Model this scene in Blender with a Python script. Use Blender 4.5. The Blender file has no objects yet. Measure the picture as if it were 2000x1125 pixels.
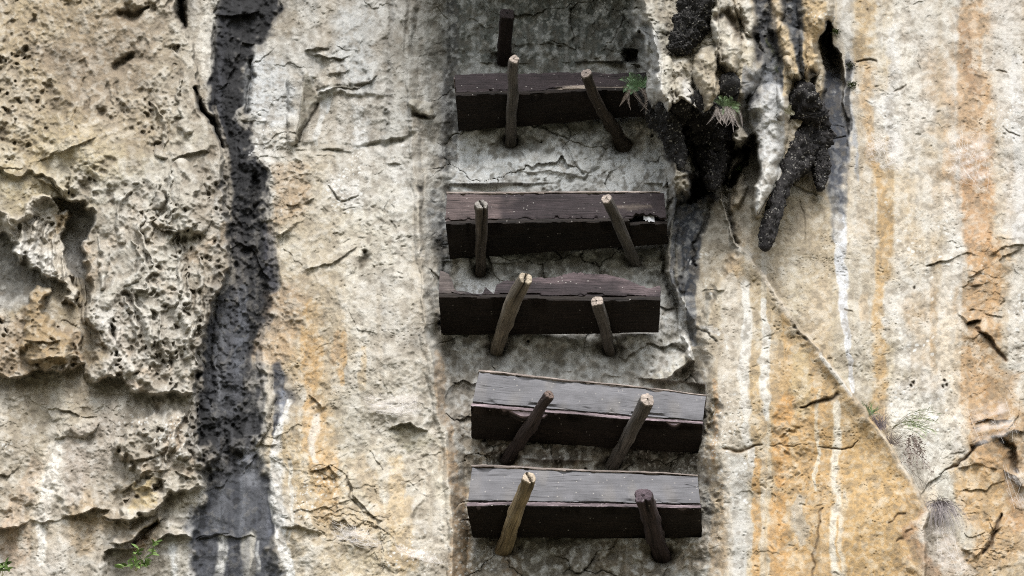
import bpy, math, random
import numpy as np
from mathutils import Vector, noise as mnoise

sc = bpy.context.scene
COL = sc.collection
R = math.radians

# ------------------------------------------------------------------ camera
PITCH = R(42.0)
CAM = np.array([0.0, -14.0, 1.6])
FPX = 4187.0                                  # focal length in photo pixels (2000 px wide)
cam = bpy.data.objects.new('camera', bpy.data.cameras.new('camera'))
COL.objects.link(cam)
cam.location = CAM
cam.rotation_euler = (math.pi / 2 + PITCH, 0, 0)
cam.data.sensor_width = 36.0
cam.data.lens = 36.0 * FPX / 2000.0
cam.data.clip_start = 0.1
cam.data.clip_end = 2000.0
sc.camera = cam

# ------------------------------------------------------------------ sky, sun, exposure
SUN_EL, SUN_AZ = R(50), R(9)                # azimuth of the light seen from the wall's front, minus = from the left
world = bpy.data.worlds.new('World')
sc.world = world
world.use_nodes = True
wn = world.node_tree
for n in list(wn.nodes):
    wn.nodes.remove(n)
sky = wn.nodes.new('ShaderNodeTexSky')
sky.sky_type = 'NISHITA'
sky.sun_disc = False
sky.sun_elevation = SUN_EL
sky.sun_rotation = math.pi - SUN_AZ
hs = wn.nodes.new('ShaderNodeHueSaturation')
hs.inputs['Saturation'].default_value = 0.28  # overcast: nearly neutral
bg = wn.nodes.new('ShaderNodeBackground')
bg.inputs['Strength'].default_value = 0.088
wo = wn.nodes.new('ShaderNodeOutputWorld')
wn.links.new(sky.outputs['Color'], hs.inputs['Color'])
wn.links.new(hs.outputs['Color'], bg.inputs['Color'])
wn.links.new(bg.outputs['Background'], wo.inputs['Surface'])

sl = bpy.data.lights.new('sun', 'SUN')
sl.energy = 1.5
sl.angle = R(30)
sl.color = (1.0, 0.972, 0.93)
sun = bpy.data.objects.new('sun', sl)
COL.objects.link(sun)
sdir = Vector((math.sin(SUN_AZ) * math.cos(SUN_EL), -math.cos(SUN_AZ) * math.cos(SUN_EL), math.sin(SUN_EL)))
sun.rotation_euler = sdir.to_track_quat('Z', 'Y').to_euler()
sun.location = (-3, -20, 30)

sc.view_settings.view_transform = 'Standard'
sc.view_settings.look = 'None'
sc.view_settings.gamma = 1.0
sc.view_settings.exposure = 1.86
try:
    sc.cycles.max_bounces = 6
    sc.cycles.use_denoising = False           # keeps the grain of the stone
    sc.cycles.filter_width = 1.05
    sc.cycles.diffuse_bounces = 3
    sc.cycles.transparent_max_bounces = 12
except Exception:
    pass

# ------------------------------------------------------------------ pixel <-> world
CE, SE = math.cos(PITCH), math.sin(PITCH)

def ray(u, v):
    a = (np.asarray(u, float) - 1000.0) / FPX
    b = (562.5 - np.asarray(v, float)) / FPX
    return a, CE - b * SE, SE + b * CE

def at_depth(u, v, D):
    """the point on the pixel's line of sight that stands D metres out from the wall plane y=0"""
    x, y, z = ray(u, v)
    t = (-CAM[1] - np.asarray(D, float)) / y
    return np.stack([x * t, CAM[1] + y * t, CAM[2] + z * t], -1)

def at_height(u, v, h):
    x, y, z = ray(u, v)
    t = (h - CAM[2]) / z
    return np.stack([x * t, CAM[1] + y * t, CAM[2] + z * t], -1)

def lin(c):
    c = np.asarray(c, float)
    return np.where(c <= 0.04045, c / 12.92, ((c + 0.055) / 1.055) ** 2.4)

ALB = 0.60                                    # display value of a sunlit stone -> its base colour

def tag(o, label=None, cat=None, group=None, kind=None):
    if label: o['label'] = label
    if cat: o['category'] = cat
    if group: o['group'] = group
    if kind: o['kind'] = kind
    return o

def empty(name, loc, label, cat, group=None):
    o = bpy.data.objects.new(name, None)
    o.empty_display_size = 0.1
    COL.objects.link(o)
    o.location = loc
    return tag(o, label, cat, group)

def mesh_obj(name, verts, faces, mat, parent=None, col=None, grain=None, smooth=True, origin=None):
    verts = np.asarray(verts, float)
    if parent is not None:
        verts = verts - np.array(parent.location)
    elif origin is not None:
        verts = verts - np.asarray(origin)
    me = bpy.data.meshes.new(name)
    me.from_pydata(verts.tolist(), [], [list(map(int, f)) for f in faces])
    me.validate()
    if col is not None:
        a = me.color_attributes.new('Col', 'FLOAT_COLOR', 'POINT')
        c4 = np.ones((len(verts), 4), np.float32)
        c4[:, :3] = col
        a.data.foreach_set('color', c4.ravel())
    if grain is not None:
        a = me.attributes.new('Grain', 'FLOAT_VECTOR', 'POINT')
        a.data.foreach_set('vector', np.asarray(grain, np.float32).ravel())
    if smooth:
        me.polygons.foreach_set('use_smooth', [True] * len(me.polygons))
    me.materials.append(mat)
    o = bpy.data.objects.new(name, me)
    COL.objects.link(o)
    if parent is not None:
        o.parent = parent
    elif origin is not None:
        o.location = origin
    return o

# ------------------------------------------------------------------ materials
def new_mat(name):
    m = bpy.data.materials.new(name)
    m.use_nodes = True
    nt = m.node_tree
    b = nt.nodes['Principled BSDF']
    return m, nt, b

def N(nt, kind, **kw):
    n = nt.nodes.new(kind)
    for k, v in kw.items():
        if k in n.inputs: n.inputs[k].default_value = v
        else: setattr(n, k, v)
    return n

def mix_col(nt, blend, fac, a, b):
    m = nt.nodes.new('ShaderNodeMix')
    m.data_type = 'RGBA'
    m.blend_type = blend
    for sock, val in ((m.inputs[0], fac), (m.inputs[6], a), (m.inputs[7], b)):
        if hasattr(val, 'is_linked') or hasattr(val, 'node'):
            nt.links.new(val, sock)
        else:
            sock.default_value = val
    return m.outputs[2]

def ramp(nt, src, stops):
    r = nt.nodes.new('ShaderNodeValToRGB')
    el = r.color_ramp.elements
    while len(el) > 1: el.remove(el[-1])
    el[0].position = stops[0][0]
    el[0].color = stops[0][1]
    for p, c in stops[1:]:
        e = el.new(p)
        e.color = c
    nt.links.new(src, r.inputs[0])
    return r.outputs[0]

def g(v): return (v, v, v, 1)

def rock_material(name, bump=0.6, rough=0.92, dist=0.008):
    m, nt, b = new_mat(name)
    at = N(nt, 'ShaderNodeAttribute', attribute_name='Col')
    tc = N(nt, 'ShaderNodeTexCoord')
    n1 = N(nt, 'ShaderNodeTexNoise', Scale=38.0, Detail=5.0, Roughness=0.72)
    n2 = N(nt, 'ShaderNodeTexNoise', Scale=130.0, Detail=4.0, Roughness=0.75)
    n3 = N(nt, 'ShaderNodeTexVoronoi', Scale=70.0)
    for n in (n1, n2, n3):
        nt.links.new(tc.outputs['Object'], n.inputs['Vector'])
    c = mix_col(nt, 'MULTIPLY', 1.0, at.outputs['Color'], ramp(nt, n1.outputs[0], [(0.25, (0.84, 0.82, 0.79, 1)), (0.5, g(1.0)), (0.75, (1.14, 1.13, 1.11, 1))]))
    c = mix_col(nt, 'MULTIPLY', 1.0, c, ramp(nt, n2.outputs[0], [(0.3, (0.70, 0.69, 0.68, 1)), (0.5, g(1.0)), (0.72, g(1.2))]))
    nt.links.new(c, b.inputs['Base Color'])
    b.inputs['Roughness'].default_value = rough
    b.inputs['Specular IOR Level'].default_value = 0.25
    add = N(nt, 'ShaderNodeMath', operation='MULTIPLY_ADD')
    add.inputs[1].default_value = 0.9
    nt.links.new(n2.outputs[0], add.inputs[0])
    nt.links.new(n1.outputs[0], add.inputs[2])
    bm = N(nt, 'ShaderNodeBump', Strength=bump, Distance=dist)
    nt.links.new(add.outputs[0], bm.inputs['Height'])
    nt.links.new(bm.outputs[0], b.inputs['Normal'])
    return m

def wood_material(name, grain_scale=1.0, crack=0.5, soft=False, fibre=1.6):
    m, nt, b = new_mat(name)
    at = N(nt, 'ShaderNodeAttribute', attribute_name='Col')
    gr = N(nt, 'ShaderNodeAttribute', attribute_name='Grain')
    mp = N(nt, 'ShaderNodeMapping')
    mp.inputs['Scale'].default_value = (2.2, 60 * grain_scale, 60 * grain_scale)
    nt.links.new(gr.outputs['Vector'], mp.inputs['Vector'])
    n1 = N(nt, 'ShaderNodeTexNoise', Scale=1.0, Detail=5.0, Roughness=0.65, Distortion=0.6)
    nt.links.new(mp.outputs[0], n1.inputs['Vector'])
    mp2 = N(nt, 'ShaderNodeMapping')
    mp2.inputs['Scale'].default_value = (5.0, 170 * grain_scale, 170 * grain_scale)
    nt.links.new(gr.outputs['Vector'], mp2.inputs['Vector'])
    n2 = N(nt, 'ShaderNodeTexNoise', Scale=1.0, Detail=3.0, Roughness=0.6, Distortion=0.3)
    nt.links.new(mp2.outputs[0], n2.inputs['Vector'])
    n3 = N(nt, 'ShaderNodeTexNoise', Scale=7.0, Detail=4.0, Roughness=0.6)
    nt.links.new(gr.outputs['Vector'], n3.inputs['Vector'])
    c = mix_col(nt, 'MULTIPLY', 1.0, at.outputs['Color'], ramp(nt, n1.outputs[0], [(0.26, g(0.45)), (0.36, g(0.92)), (0.55, g(1.0)), (0.75, g(1.12))] if soft else [(0.28, g(0.35)), (0.42, g(0.85)), (0.55, g(1.0)), (0.75, g(1.35))]))
    c = mix_col(nt, 'MULTIPLY', crack, c, ramp(nt, n2.outputs[0], [(0.3, g(0.25)), (0.42, g(0.95)), (0.58, g(1.05)), (0.70, g(fibre))]))
    c = mix_col(nt, 'MULTIPLY', 1.0, c, ramp(nt, n3.outputs[0], [(0.3, g(0.90)), (0.7, g(1.08))] if soft else [(0.3, (0.72, 0.70, 0.70, 1)), (0.7, (1.25, 1.22, 1.2, 1))]))
    mp3 = N(nt, 'ShaderNodeMapping')
    mp3.inputs['Scale'].default_value = (0.9, 22 * grain_scale, 22 * grain_scale)
    nt.links.new(gr.outputs['Vector'], mp3.inputs['Vector'])
    n4 = N(nt, 'ShaderNodeTexNoise', Scale=1.0, Detail=2.0, Roughness=0.5, Distortion=0.9)
    nt.links.new(mp3.outputs[0], n4.inputs['Vector'])
    split = ramp(nt, n4.outputs[0], [(0.475, g(1)), (0.497, g(0.12)), (0.503, g(0.12)), (0.525, g(1))])
    n5 = N(nt, 'ShaderNodeTexNoise', Scale=3.5, Detail=2.0)
    nt.links.new(gr.outputs['Vector'], n5.inputs['Vector'])
    c = mix_col(nt, 'MULTIPLY', ramp(nt, n5.outputs[0], [(0.46, g(0)), (0.58, g(0.9))]), c, split)
    # dust and lime specks
    v6 = N(nt, 'ShaderNodeTexVoronoi', Scale=28.0)
    nt.links.new(gr.outputs['Vector'], v6.inputs['Vector'])
    n6 = N(nt, 'ShaderNodeTexNoise', Scale=6.0, Detail=3.0)
    nt.links.new(gr.outputs['Vector'], n6.inputs['Vector'])
    dust = mix_col(nt, 'MULTIPLY', 1.0, ramp(nt, v6.outputs['Distance'], [(0.10, g(0.9)), (0.2, g(0))]), ramp(nt, v6.outputs['Color'], [(0.80, g(0)), (0.84, g(1))]))
    c = mix_col(nt, 'MIX', dust, c, (0.30, 0.28, 0.26, 1))
    nt.links.new(c, b.inputs['Base Color'])
    b.inputs['Roughness'].default_value = 0.82
    b.inputs['Specular IOR Level'].default_value = 0.25
    add = N(nt, 'ShaderNodeMath', operation='MULTIPLY_ADD')
    add.inputs[1].default_value = 0.5
    nt.links.new(n2.outputs[0], add.inputs[0])
    nt.links.new(n1.outputs[0], add.inputs[2])
    bm = N(nt, 'ShaderNodeBump', Strength=0.3 if soft else 0.8, Distance=0.012)
    nt.links.new(add.outputs[0], bm.inputs['Height'])
    nt.links.new(bm.outputs[0], b.inputs['Normal'])
    return m

def leaf_material(name):
    m, nt, b = new_mat(name)
    at = N(nt, 'ShaderNodeAttribute', attribute_name='Col')
    tc = N(nt, 'ShaderNodeTexCoord')
    n1 = N(nt, 'ShaderNodeTexNoise', Scale=25.0, Detail=2.0)
    nt.links.new(tc.outputs['Object'], n1.inputs['Vector'])
    c = mix_col(nt, 'MULTIPLY', 1.0, at.outputs['Color'], ramp(nt, n1.outputs[0], [(0.3, g(0.75)), (0.7, g(1.25))]))
    nt.links.new(c, b.inputs['Base Color'])
    b.inputs['Roughness'].default_value = 0.6
    b.inputs['Specular IOR Level'].default_value = 0.3
    return m

def web_material(name):
    m, nt, b = new_mat(name)
    b.inputs['Base Color'].default_value = (0.62, 0.58, 0.55, 1)
    b.inputs['Roughness'].default_value = 0.8
    at = N(nt, 'ShaderNodeAttribute', attribute_name='Col')
    tr = N(nt, 'ShaderNodeBsdfTransparent')
    mx = N(nt, 'ShaderNodeMixShader')
    nt.links.new(at.outputs['Fac'], mx.inputs[0])
    nt.links.new(tr.outputs[0], mx.inputs[1])
    nt.links.new(b.outputs[0], mx.inputs[2])
    nt.links.new(mx.outputs[0], nt.nodes['Material Output'].inputs['Surface'])
    return m

M_ROCK = rock_material('rock')
M_CRUST = rock_material('crusted_rock', bump=0.8, rough=0.75, dist=0.013)
def add_specks(m):
    nt = m.node_tree
    b = nt.nodes['Principled BSDF']
    tc = nt.nodes.new('ShaderNodeTexCoord')
    vo = N(nt, 'ShaderNodeTexVoronoi', Scale=46.0, Randomness=1.0)
    no = N(nt, 'ShaderNodeTexNoise', Scale=14.0, Detail=4.0)
    nt.links.new(tc.outputs['Object'], vo.inputs['Vector']); nt.links.new(tc.outputs['Object'], no.inputs['Vector'])
    src = b.inputs['Base Color'].links[0].from_socket
    sp = ramp(nt, vo.outputs['Distance'], [(0.22, g(1)), (0.46, g(0))])
    hue = ramp(nt, vo.outputs['Color'], [(0.50, g(0)), (0.54, g(1))])
    ar = ramp(nt, no.outputs[0], [(0.42, g(0)), (0.56, g(0.95))])
    fac = mix_col(nt, 'MULTIPLY', 1.0, mix_col(nt, 'MULTIPLY', 1.0, sp, hue), ar)
    c = mix_col(nt, 'MIX', fac, src, (0.24, 0.228, 0.205, 1))
    nt.links.new(c, b.inputs['Base Color'])
add_specks(M_CRUST)
M_WOOD = wood_material('weathered_wood', 1.0, 0.85, fibre=2.6)
M_BOARD = wood_material('planed_board', 1.0, 0.5, soft=True, fibre=1.25)
M_PEG = wood_material('stake_wood', 1.4, 0.8, fibre=1.9)
M_LEAF = leaf_material('leaf')
M_WEB = web_material('cobweb')

# ------------------------------------------------------------------ coffin and stake layout (photo pixels)
# front face: top left, top right, bottom left, bottom right; then the far bottom edge left, right
COFFINS = [
    dict(ft=((886, 143), (1302, 140)), fb=((890, 188), (1304, 174)), bb=((896, 257), (1298, 224))),
    dict(ft=((873, 379), (1296, 376)), fb=((870, 438), (1302, 431)), bb=((879, 506), (1305, 476))),
    dict(ft=((859, 532), (1290, 534)), fb=((857, 581), (1290, 590)), bb=((862, 655), (1286, 651))),
    dict(ft=((935, 726), (1380, 772)), fb=((920, 795), (1373, 830)), bb=((921, 857), (1367, 886))),
    dict(ft=((921, 912), (1363, 930)), fb=((912, 990), (1369, 993)), bb=((923, 1052), (1371, 1050))),
]
for c in COFFINS:
    lo, hi = 0.0, 1.5
    for _ in range(40):
        Df = (lo + hi) / 2
        ds = []
        for k in (0, 1):
            f = at_depth(*c['fb'][k], Df)
            ds.append(-at_height(*c['bb'][k], f[2])[1])
        if min(ds) > 0.03: hi = Df
        else: lo = Df
    c['Df'] = Df
    c['FB'] = [at_depth(*p, Df) for p in c['fb']]
    c['FT'] = [at_depth(*p, Df) for p in c['ft']]
    c['BB'] = [at_height(*c['bb'][k], c['FB'][k][2]) for k in (0, 1)]
    c['BT'] = [c['FT'][k] + (c['BB'][k] - c['FB'][k]) for k in (0, 1)]
    c['z'] = lambda u, c=c: c['FB'][0][2] + (c['FB'][1][2] - c['FB'][0][2]) * (u - c['fb'][0][0]) / (c['fb'][1][0] - c['fb'][0][0])

# stakes: coffin index, path in pixels from tip to rock, radii in px, look
STAKES = [
    (0, [(1003, 115), (1001, 190), (997, 277)], (10.5, 11, 12), 'grey'),
    (0, [(1145, 142), (1166, 195), (1192, 240), (1218, 284)], (11, 11, 13, 19), 'dark'),
    (1, [(941, 399), (940, 470), (938, 531)], (12.5, 11.5, 10.5), 'split'),
    (1, [(1185, 387), (1208, 440), (1238, 508)], (11, 11.5, 10.5), 'grey'),
    (2, [(1026, 543), (997, 602), (970, 682)], (14, 15, 13), 'splitpale'),
    (2, [(1165, 588), (1178, 630), (1190, 684)], (11.5, 11, 10), 'grey'),
    (3, [(1073, 770), (1035, 832), (990, 896)], (8.5, 12, 13), 'brown'),
    (3, [(1265, 780), (1238, 835), (1196, 905)], (13, 12.5, 12), 'grey'),
    (4, [(1034, 933), (1012, 990), (984, 1070)], (12, 12.5, 15), 'yellow'),
    (4, [(1257, 968), (1272, 1020), (1292, 1086)], (15, 15.5, 15), 'rotten'),
    (None, [(990, 26), (987, 70), (984, 117)], (15, 15, 14.5), 'black'),
]
PX = 0.0045
for i, s in enumerate(STAKES):
    ci, path, rad, look = s
    if ci is None:
        z = at_depth(*path[-1], 0.0)[2]
    else:
        z = COFFINS[ci]['z'](path[1][0]) - np.mean(rad) * PX
    P = [at_height(u, v, z) for u, v in path]
    STAKES[i] = dict(c=ci, px=path, P=P, r=[q * PX * 0.98 for q in rad], look=look, Dbase=-P[-1][1])

# ------------------------------------------------------------------ cliff: one relief sheet
STEP = 1.3
def axis(lo, hi, c0, c1, step, gr=1.06):
    core = list(np.arange(c0, c1 + step * 0.5, step))
    up, x, s = [], core[-1], step
    while x < hi:
        s *= gr; x += s; up.append(x)
    dn, x, s = [], core[0], step
    while x > lo:
        s *= gr; x -= s; dn.append(x)
    return np.array(dn[::-1] + core + up)
us = axis(-2600, 4600, -40, 2040, STEP)
vs = axis(-2200, 5000, -50, 1165, STEP)
NU, NV = len(us), len(vs)
U, V = np.meshgrid(us, vs)
U = U.astype(np.float32); V = V.astype(np.float32)
dU, dV = np.gradient(us), np.gradient(vs)

def bsw(f):
    return ((1 - f) ** 3 / 6, (3 * f ** 3 - 6 * f ** 2 + 4) / 6, (-3 * f ** 3 + 3 * f ** 2 + 3 * f + 1) / 6, f ** 3 / 6)

def bn(su, sv, seed):
    """smooth random field, std 1, lattice su x sv pixels"""
    rng = np.random.RandomState(seed)
    a, b = us / su, vs / sv
    a = a - a.min(); b = b - b.min()
    ia, ib = a.astype(int), b.astype(int)
    lat = rng.normal(size=(ib.max() + 5, ia.max() + 5)).astype(np.float32)
    wa, wb = bsw(a - ia), bsw(b - ib)
    rows = sum(wb[k][:, None].astype(np.float32) * lat[ib + k] for k in range(4))
    out = sum(wa[k][None, :].astype(np.float32) * rows[:, ia + k] for k in range(4))
    out *= 2.05
    att_u = np.clip(su / (2.2 * dU), 0, 1); att_v = np.clip(sv / (2.2 * dV), 0, 1)
    if att_u.min() < 1 or att_v.min() < 1:
        out = out * (att_u[None, :] * att_v[:, None]).astype(np.float32)
    return out.astype(np.float32)

def fbm(su, sv, oct, seed, gain=0.5):
    o = np.zeros((NV, NU), np.float32); a = 1.0; t = 0
    for k in range(oct):
        o += a * bn(su / 2 ** k, sv / 2 ** k, seed + 101 * k)
        t += a * a; a *= gain
    return o / math.sqrt(t)

def ridged(su, sv, oct, seed, gain=0.5):
    o = np.zeros((NV, NU), np.float32); a = 1.0; t = 0
    for k in range(oct):
        o += a * (1 - np.minimum(np.abs(bn(su / 2 ** k, sv / 2 ** k, seed + 77 * k)), 2))
        t += a; a *= gain
    return o / t

def worley(u, v, s_u, s_v, seed):
    rng = np.random.RandomState(seed)
    T = rng.rand(3, 128, 128).astype(np.float32)
    a, b = u / s_u, v / s_v
    ia, ib = np.floor(a).astype(np.int32), np.floor(b).astype(np.int32)
    fa, fb = (a - ia).astype(np.float32), (b - ib).astype(np.float32)
    f1 = np.full(u.shape, 9, np.float32); f2 = f1.copy()
    cid = np.zeros(u.shape, np.float32); vx = np.zeros(u.shape, np.float32); vy = vx.copy()
    for dy in (-1, 0, 1):
        for dx in (-1, 0, 1):
            ja, jb = (ia + dx) & 127, (ib + dy) & 127
            px = T[0, jb, ja] + dx - fa; py = T[1, jb, ja] + dy - fb
            d = px * px + py * py
            m = d < f1
            f2 = np.where(m, f1, np.minimum(f2, d))
            f1 = np.where(m, d, f1)
            cid = np.where(m, T[2, jb, ja], cid); vx = np.where(m, px, vx); vy = np.where(m, py, vy)
    return np.sqrt(f1), np.sqrt(f2), cid, vx, vy

def sst(a, b, x):
    t = np.clip((x - a) / (b - a), 0, 1)
    return t * t * (3 - 2 * t)

# coordinate warps that fray every outline
WX = 7 * bn(60, 60, 11) + 4 * bn(24, 24, 12) + 2.2 * bn(10, 10, 13) + 1.2 * bn(5, 5, 17)
WY = 7 * bn(60, 60, 14) + 4 * bn(24, 24, 15) + 2.2 * bn(10, 10, 16) + 1.2 * bn(5, 5, 18)

def seg_field(pu, pv, pts, closed):
    """distance, side (cross sign of nearest), curve parameter"""
    best = np.full(pu.shape, 1e12, np.float32); side = np.zeros(pu.shape, np.float32); par = np.zeros(pu.shape, np.float32)
    inside = np.zeros(pu.shape, bool)
    n = len(pts)
    L = [0.0]
    for k in range(n - 1):
        L.append(L[-1] + math.hypot(pts[k + 1][0] - pts[k][0], pts[k + 1][1] - pts[k][1]))
    for k in range(n if closed else n - 1):
        (x0, y0), (x1, y1) = pts[k], pts[(k + 1) % n]
        ex, ey = x1 - x0, y1 - y0
        l2 = ex * ex + ey * ey + 1e-9
        wx, wy = pu - x0, pv - y0
        t = np.clip((wx * ex + wy * ey) / l2, 0, 1)
        dx, dy = wx - t * ex, wy - t * ey
        d = dx * dx + dy * dy
        m = d < best
        best = np.where(m, d, best)
        if closed:
            c = ((y0 > pv) != (y1 > pv))
            if abs(ey) > 1e-9:
                inside ^= c & (pu < ex * (pv - y0) / ey + x0)
        else:
            side = np.where(m, ex * wy - ey * wx, side)
            par = np.where(m, (L[k] + t * math.sqrt(l2)) / max(L[-1], 1e-6), par)
    d = np.sqrt(best)
    if closed:
        return np.where(inside, -d, d), None, None
    return d, side, par

def window(pts, pad):
    x = [p[0] for p in pts]; y = [p[1] for p in pts]
    i0, i1 = np.searchsorted(vs, [min(y) - pad, max(y) + pad]); j0, j1 = np.searchsorted(us, [min(x) - pad, max(x) + pad])
    return (slice(max(i0 - 1, 0), i1 + 1), slice(max(j0 - 1, 0), j1 + 1))

def poly(pts, soft=4.0, warp=1.0):
    """soft mask of a polygon; returns (slice, mask)"""
    sl = window(pts, soft + 30 * warp + 5)
    d, _, _ = seg_field(U[sl] + warp * WX[sl], V[sl] + warp * WY[sl], pts, True)
    return sl, (1 - sst(-soft, soft, d)).astype(np.float32), d

def line(pts, pad, warp=0.6):
    sl = window(pts, pad + 25 * warp)
    d, s, t = seg_field(U[sl] + warp * WX[sl], V[sl] + warp * WY[sl], pts, False)
    return sl, d, s, t

def interp_w(t, w):
    w = np.atleast_1d(np.asarray(w, float))
    if len(w) == 1: return np.full(t.shape, w[0], np.float32)
    return np.interp(t, np.linspace(0, 1, len(w)), w).astype(np.float32)

# ---- base colours sampled every 100 px (what the bare stone is coloured, before weathering features)
CG = """
178,160,128 172,152,124 168,148,124 172,155,130 205,196,180 170,165,158 165,156,140 178,174,166 160,156,148 140,142,134 135,138,130 135,138,130 140,142,135 190,178,155 196,186,166 190,170,138 205,182,145 205,188,160 212,205,190 195,168,138 218,212,200
180,160,128 168,148,122 170,152,126 176,162,138 198,188,170 185,184,180 172,166,154 185,183,178 165,162,155 140,142,134 140,143,136 140,142,134 150,152,146 200,188,165 198,186,164 195,175,145 205,184,148 206,186,150 214,208,196 192,162,128 220,214,204
182,163,125 185,166,132 190,172,138 185,172,148 180,170,152 195,194,190 190,186,176 200,197,190 175,170,160 150,152,146 150,152,146 150,152,147 160,162,158 205,196,178 195,184,164 200,190,172 195,175,142 200,172,130 212,205,192 200,165,125 215,208,195
185,165,122 192,172,132 195,182,152 190,180,160 180,170,152 200,195,185 190,182,165 205,198,184 185,178,165 175,176,172 188,190,188 190,192,190 192,194,192 170,165,155 165,158,145 195,190,180 190,170,135 200,168,120 210,200,184 204,170,128 212,205,192
178,160,120 190,170,130 196,188,168 190,182,165 176,166,150 195,188,175 195,182,155 210,202,182 190,186,175 170,171,166 185,187,185 185,187,185 190,190,188 150,148,140 160,154,142 180,170,150 195,178,148 200,170,125 212,204,190 205,170,128 218,212,200
160,156,146 195,182,160 190,182,165 188,180,162 180,168,148 195,185,168 198,178,145 212,202,180 192,184,168 172,172,166 180,181,178 178,180,175 180,181,178 160,158,150 172,164,148 190,178,155 200,182,150 202,172,128 212,205,190 190,155,110 210,200,182
158,152,140 170,150,115 185,176,160 180,172,155 176,164,146 190,170,140 198,172,132 212,202,182 185,176,160 172,170,164 182,182,180 182,182,178 180,180,176 170,166,156 192,182,162 202,184,150 205,190,162 202,176,135 216,210,198 196,160,115 205,195,178
165,145,115 160,140,110 190,182,168 182,172,155 172,160,142 188,176,158 205,172,122 208,198,178 200,190,172 160,155,145 150,148,142 150,148,140 155,150,142 175,170,160 202,194,178 205,182,142 205,186,150 206,188,154 220,214,204 200,166,122 210,202,186
175,160,135 185,170,142 172,160,142 175,165,148 168,158,142 190,182,165 208,180,135 200,188,165 205,196,178 165,155,140 130,122,110 130,122,110 140,132,120 170,162,150 205,196,178 208,186,145 205,178,130 208,192,160 222,216,206 205,175,135 205,185,150
182,168,145 200,188,168 185,172,152 170,158,138 165,156,142 200,195,185 210,180,130 198,186,160 212,200,178 165,145,118 120,112,98 120,112,98 130,122,108 165,158,146 200,190,170 205,176,128 205,178,130 208,176,125 222,216,204 205,172,125 200,165,120
175,158,132 200,180,150 190,172,145 180,164,138 180,170,150 200,194,184 205,178,135 205,186,150 215,205,184 170,155,132 130,122,105 130,122,105 140,132,118 170,165,152 195,186,166 206,176,128 208,182,138 208,176,125 205,180,145 208,178,130 205,165,115
185,172,152 200,188,172 190,180,164 182,170,148 190,185,175 195,190,180 205,188,158 212,192,155 212,200,180 172,160,140 130,122,105 130,120,104 145,138,124 175,170,160 195,186,166 204,176,130 206,180,138 206,174,125 205,182,150 205,180,140 200,170,125
"""
CG = np.array([[list(map(int, c.split(','))) for c in row.split()] for row in CG.strip().split('\n')], np.float32) / 255.0
gu = np.clip((U + 4 * WX) / 100, 0, 19.999); gv = np.clip((V + 4 * WY) / 100, 0, 10.999)
iu, iv = gu.astype(int), gv.astype(int)
fu, fv = (gu - iu)[..., None], (gv - iv)[..., None]
C = (CG[iv, iu] * (1 - fu) + CG[iv, iu + 1] * fu) * (1 - fv) + (CG[iv + 1, iu] * (1 - fu) + CG[iv + 1, iu + 1] * fu) * fv
C = C.astype(np.float32)
del gu, gv, iu, iv, fu, fv

def paint(sl, m, rgb):
    c = np.array(rgb, np.float32) / 255.0
    C[sl] += (c - C[sl]) * np.clip(m, 0, 1)[..., None]

# reusable fields
F400 = fbm(400, 400, 3, 21)
F90 = fbm(90, 90, 4, 22)
F30 = fbm(30, 30, 4, 23)
F10 = fbm(10, 10, 3, 24)
VST = fbm(26, 420, 4, 25)                     # long vertical streaks
VSF = fbm(9, 200, 3, 26)                      # fine vertical streaks
F30b = fbm(34, 34, 4, 27)
F90b = fbm(110, 80, 4, 28)
HGR = fbm(26, 9, 4, 29)                       # small horizontal scarps

ALL = (slice(None), slice(None))
# ------------------------------------------------ macro relief
D = 0.42 + 0.05 * F400 + 0.025 * F90
# -- region masks
A_poly = [(-3000, -3000), (380, -3000), (372, -10), (362, 30), (365, 70), (385, 120), (388, 190), (418, 270), (424, 330), (440, 400), (440, 470), (432, 540), (412, 600), (402, 660), (392, 720), (372, 765), (330, 772), (290, 782), (262, 768), (228, 742), (180, 748), (163, 728), (166, 640), (172, 560), (168, 500), (186, 450), (184, 412), (150, 400), (118, 382), (95, 362), (60, 330), (30, 338), (-3000, 345)]
A2_poly = [(325, 772), (372, 760), (400, 700), (420, 800), (405, 900), (370, 945), (310, 990), (240, 1015), (215, 1003), (235, 960), (290, 930), (260, 890), (232, 870), (250, 830), (290, 790)]
B_poly = [(455, -3000), (555, -3000), (556, 10), (550, 60), (505, 88), (490, 115), (488, 230), (494, 300), (520, 330), (522, 410), (550, 440), (554, 540), (527, 570), (522, 640), (516, 700), (508, 760), (518, 830), (500, 870), (515, 900), (520, 970), (540, 1040), (545, 3000), (392, 3000), (394, 950), (388, 880), (380, 830), (374, 760), (396, 700), (402, 640), (416, 600), (438, 520), (434, 400), (428, 310), (421, 250), (412, 180), (425, 90), (435, 20)]
def full(pts, soft, warp=1.0):
    m = np.zeros((NV, NU), np.float32); sl, k, _ = poly(pts, soft, warp); m[sl] = k; return m
mA = full(A_poly, 5, 1.2)
mA2 = full(A2_poly, 6, 1.5)
mB = full(B_poly, 4, 0.9)
mTufa = np.clip(mA + mA2, 0, 1)

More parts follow.
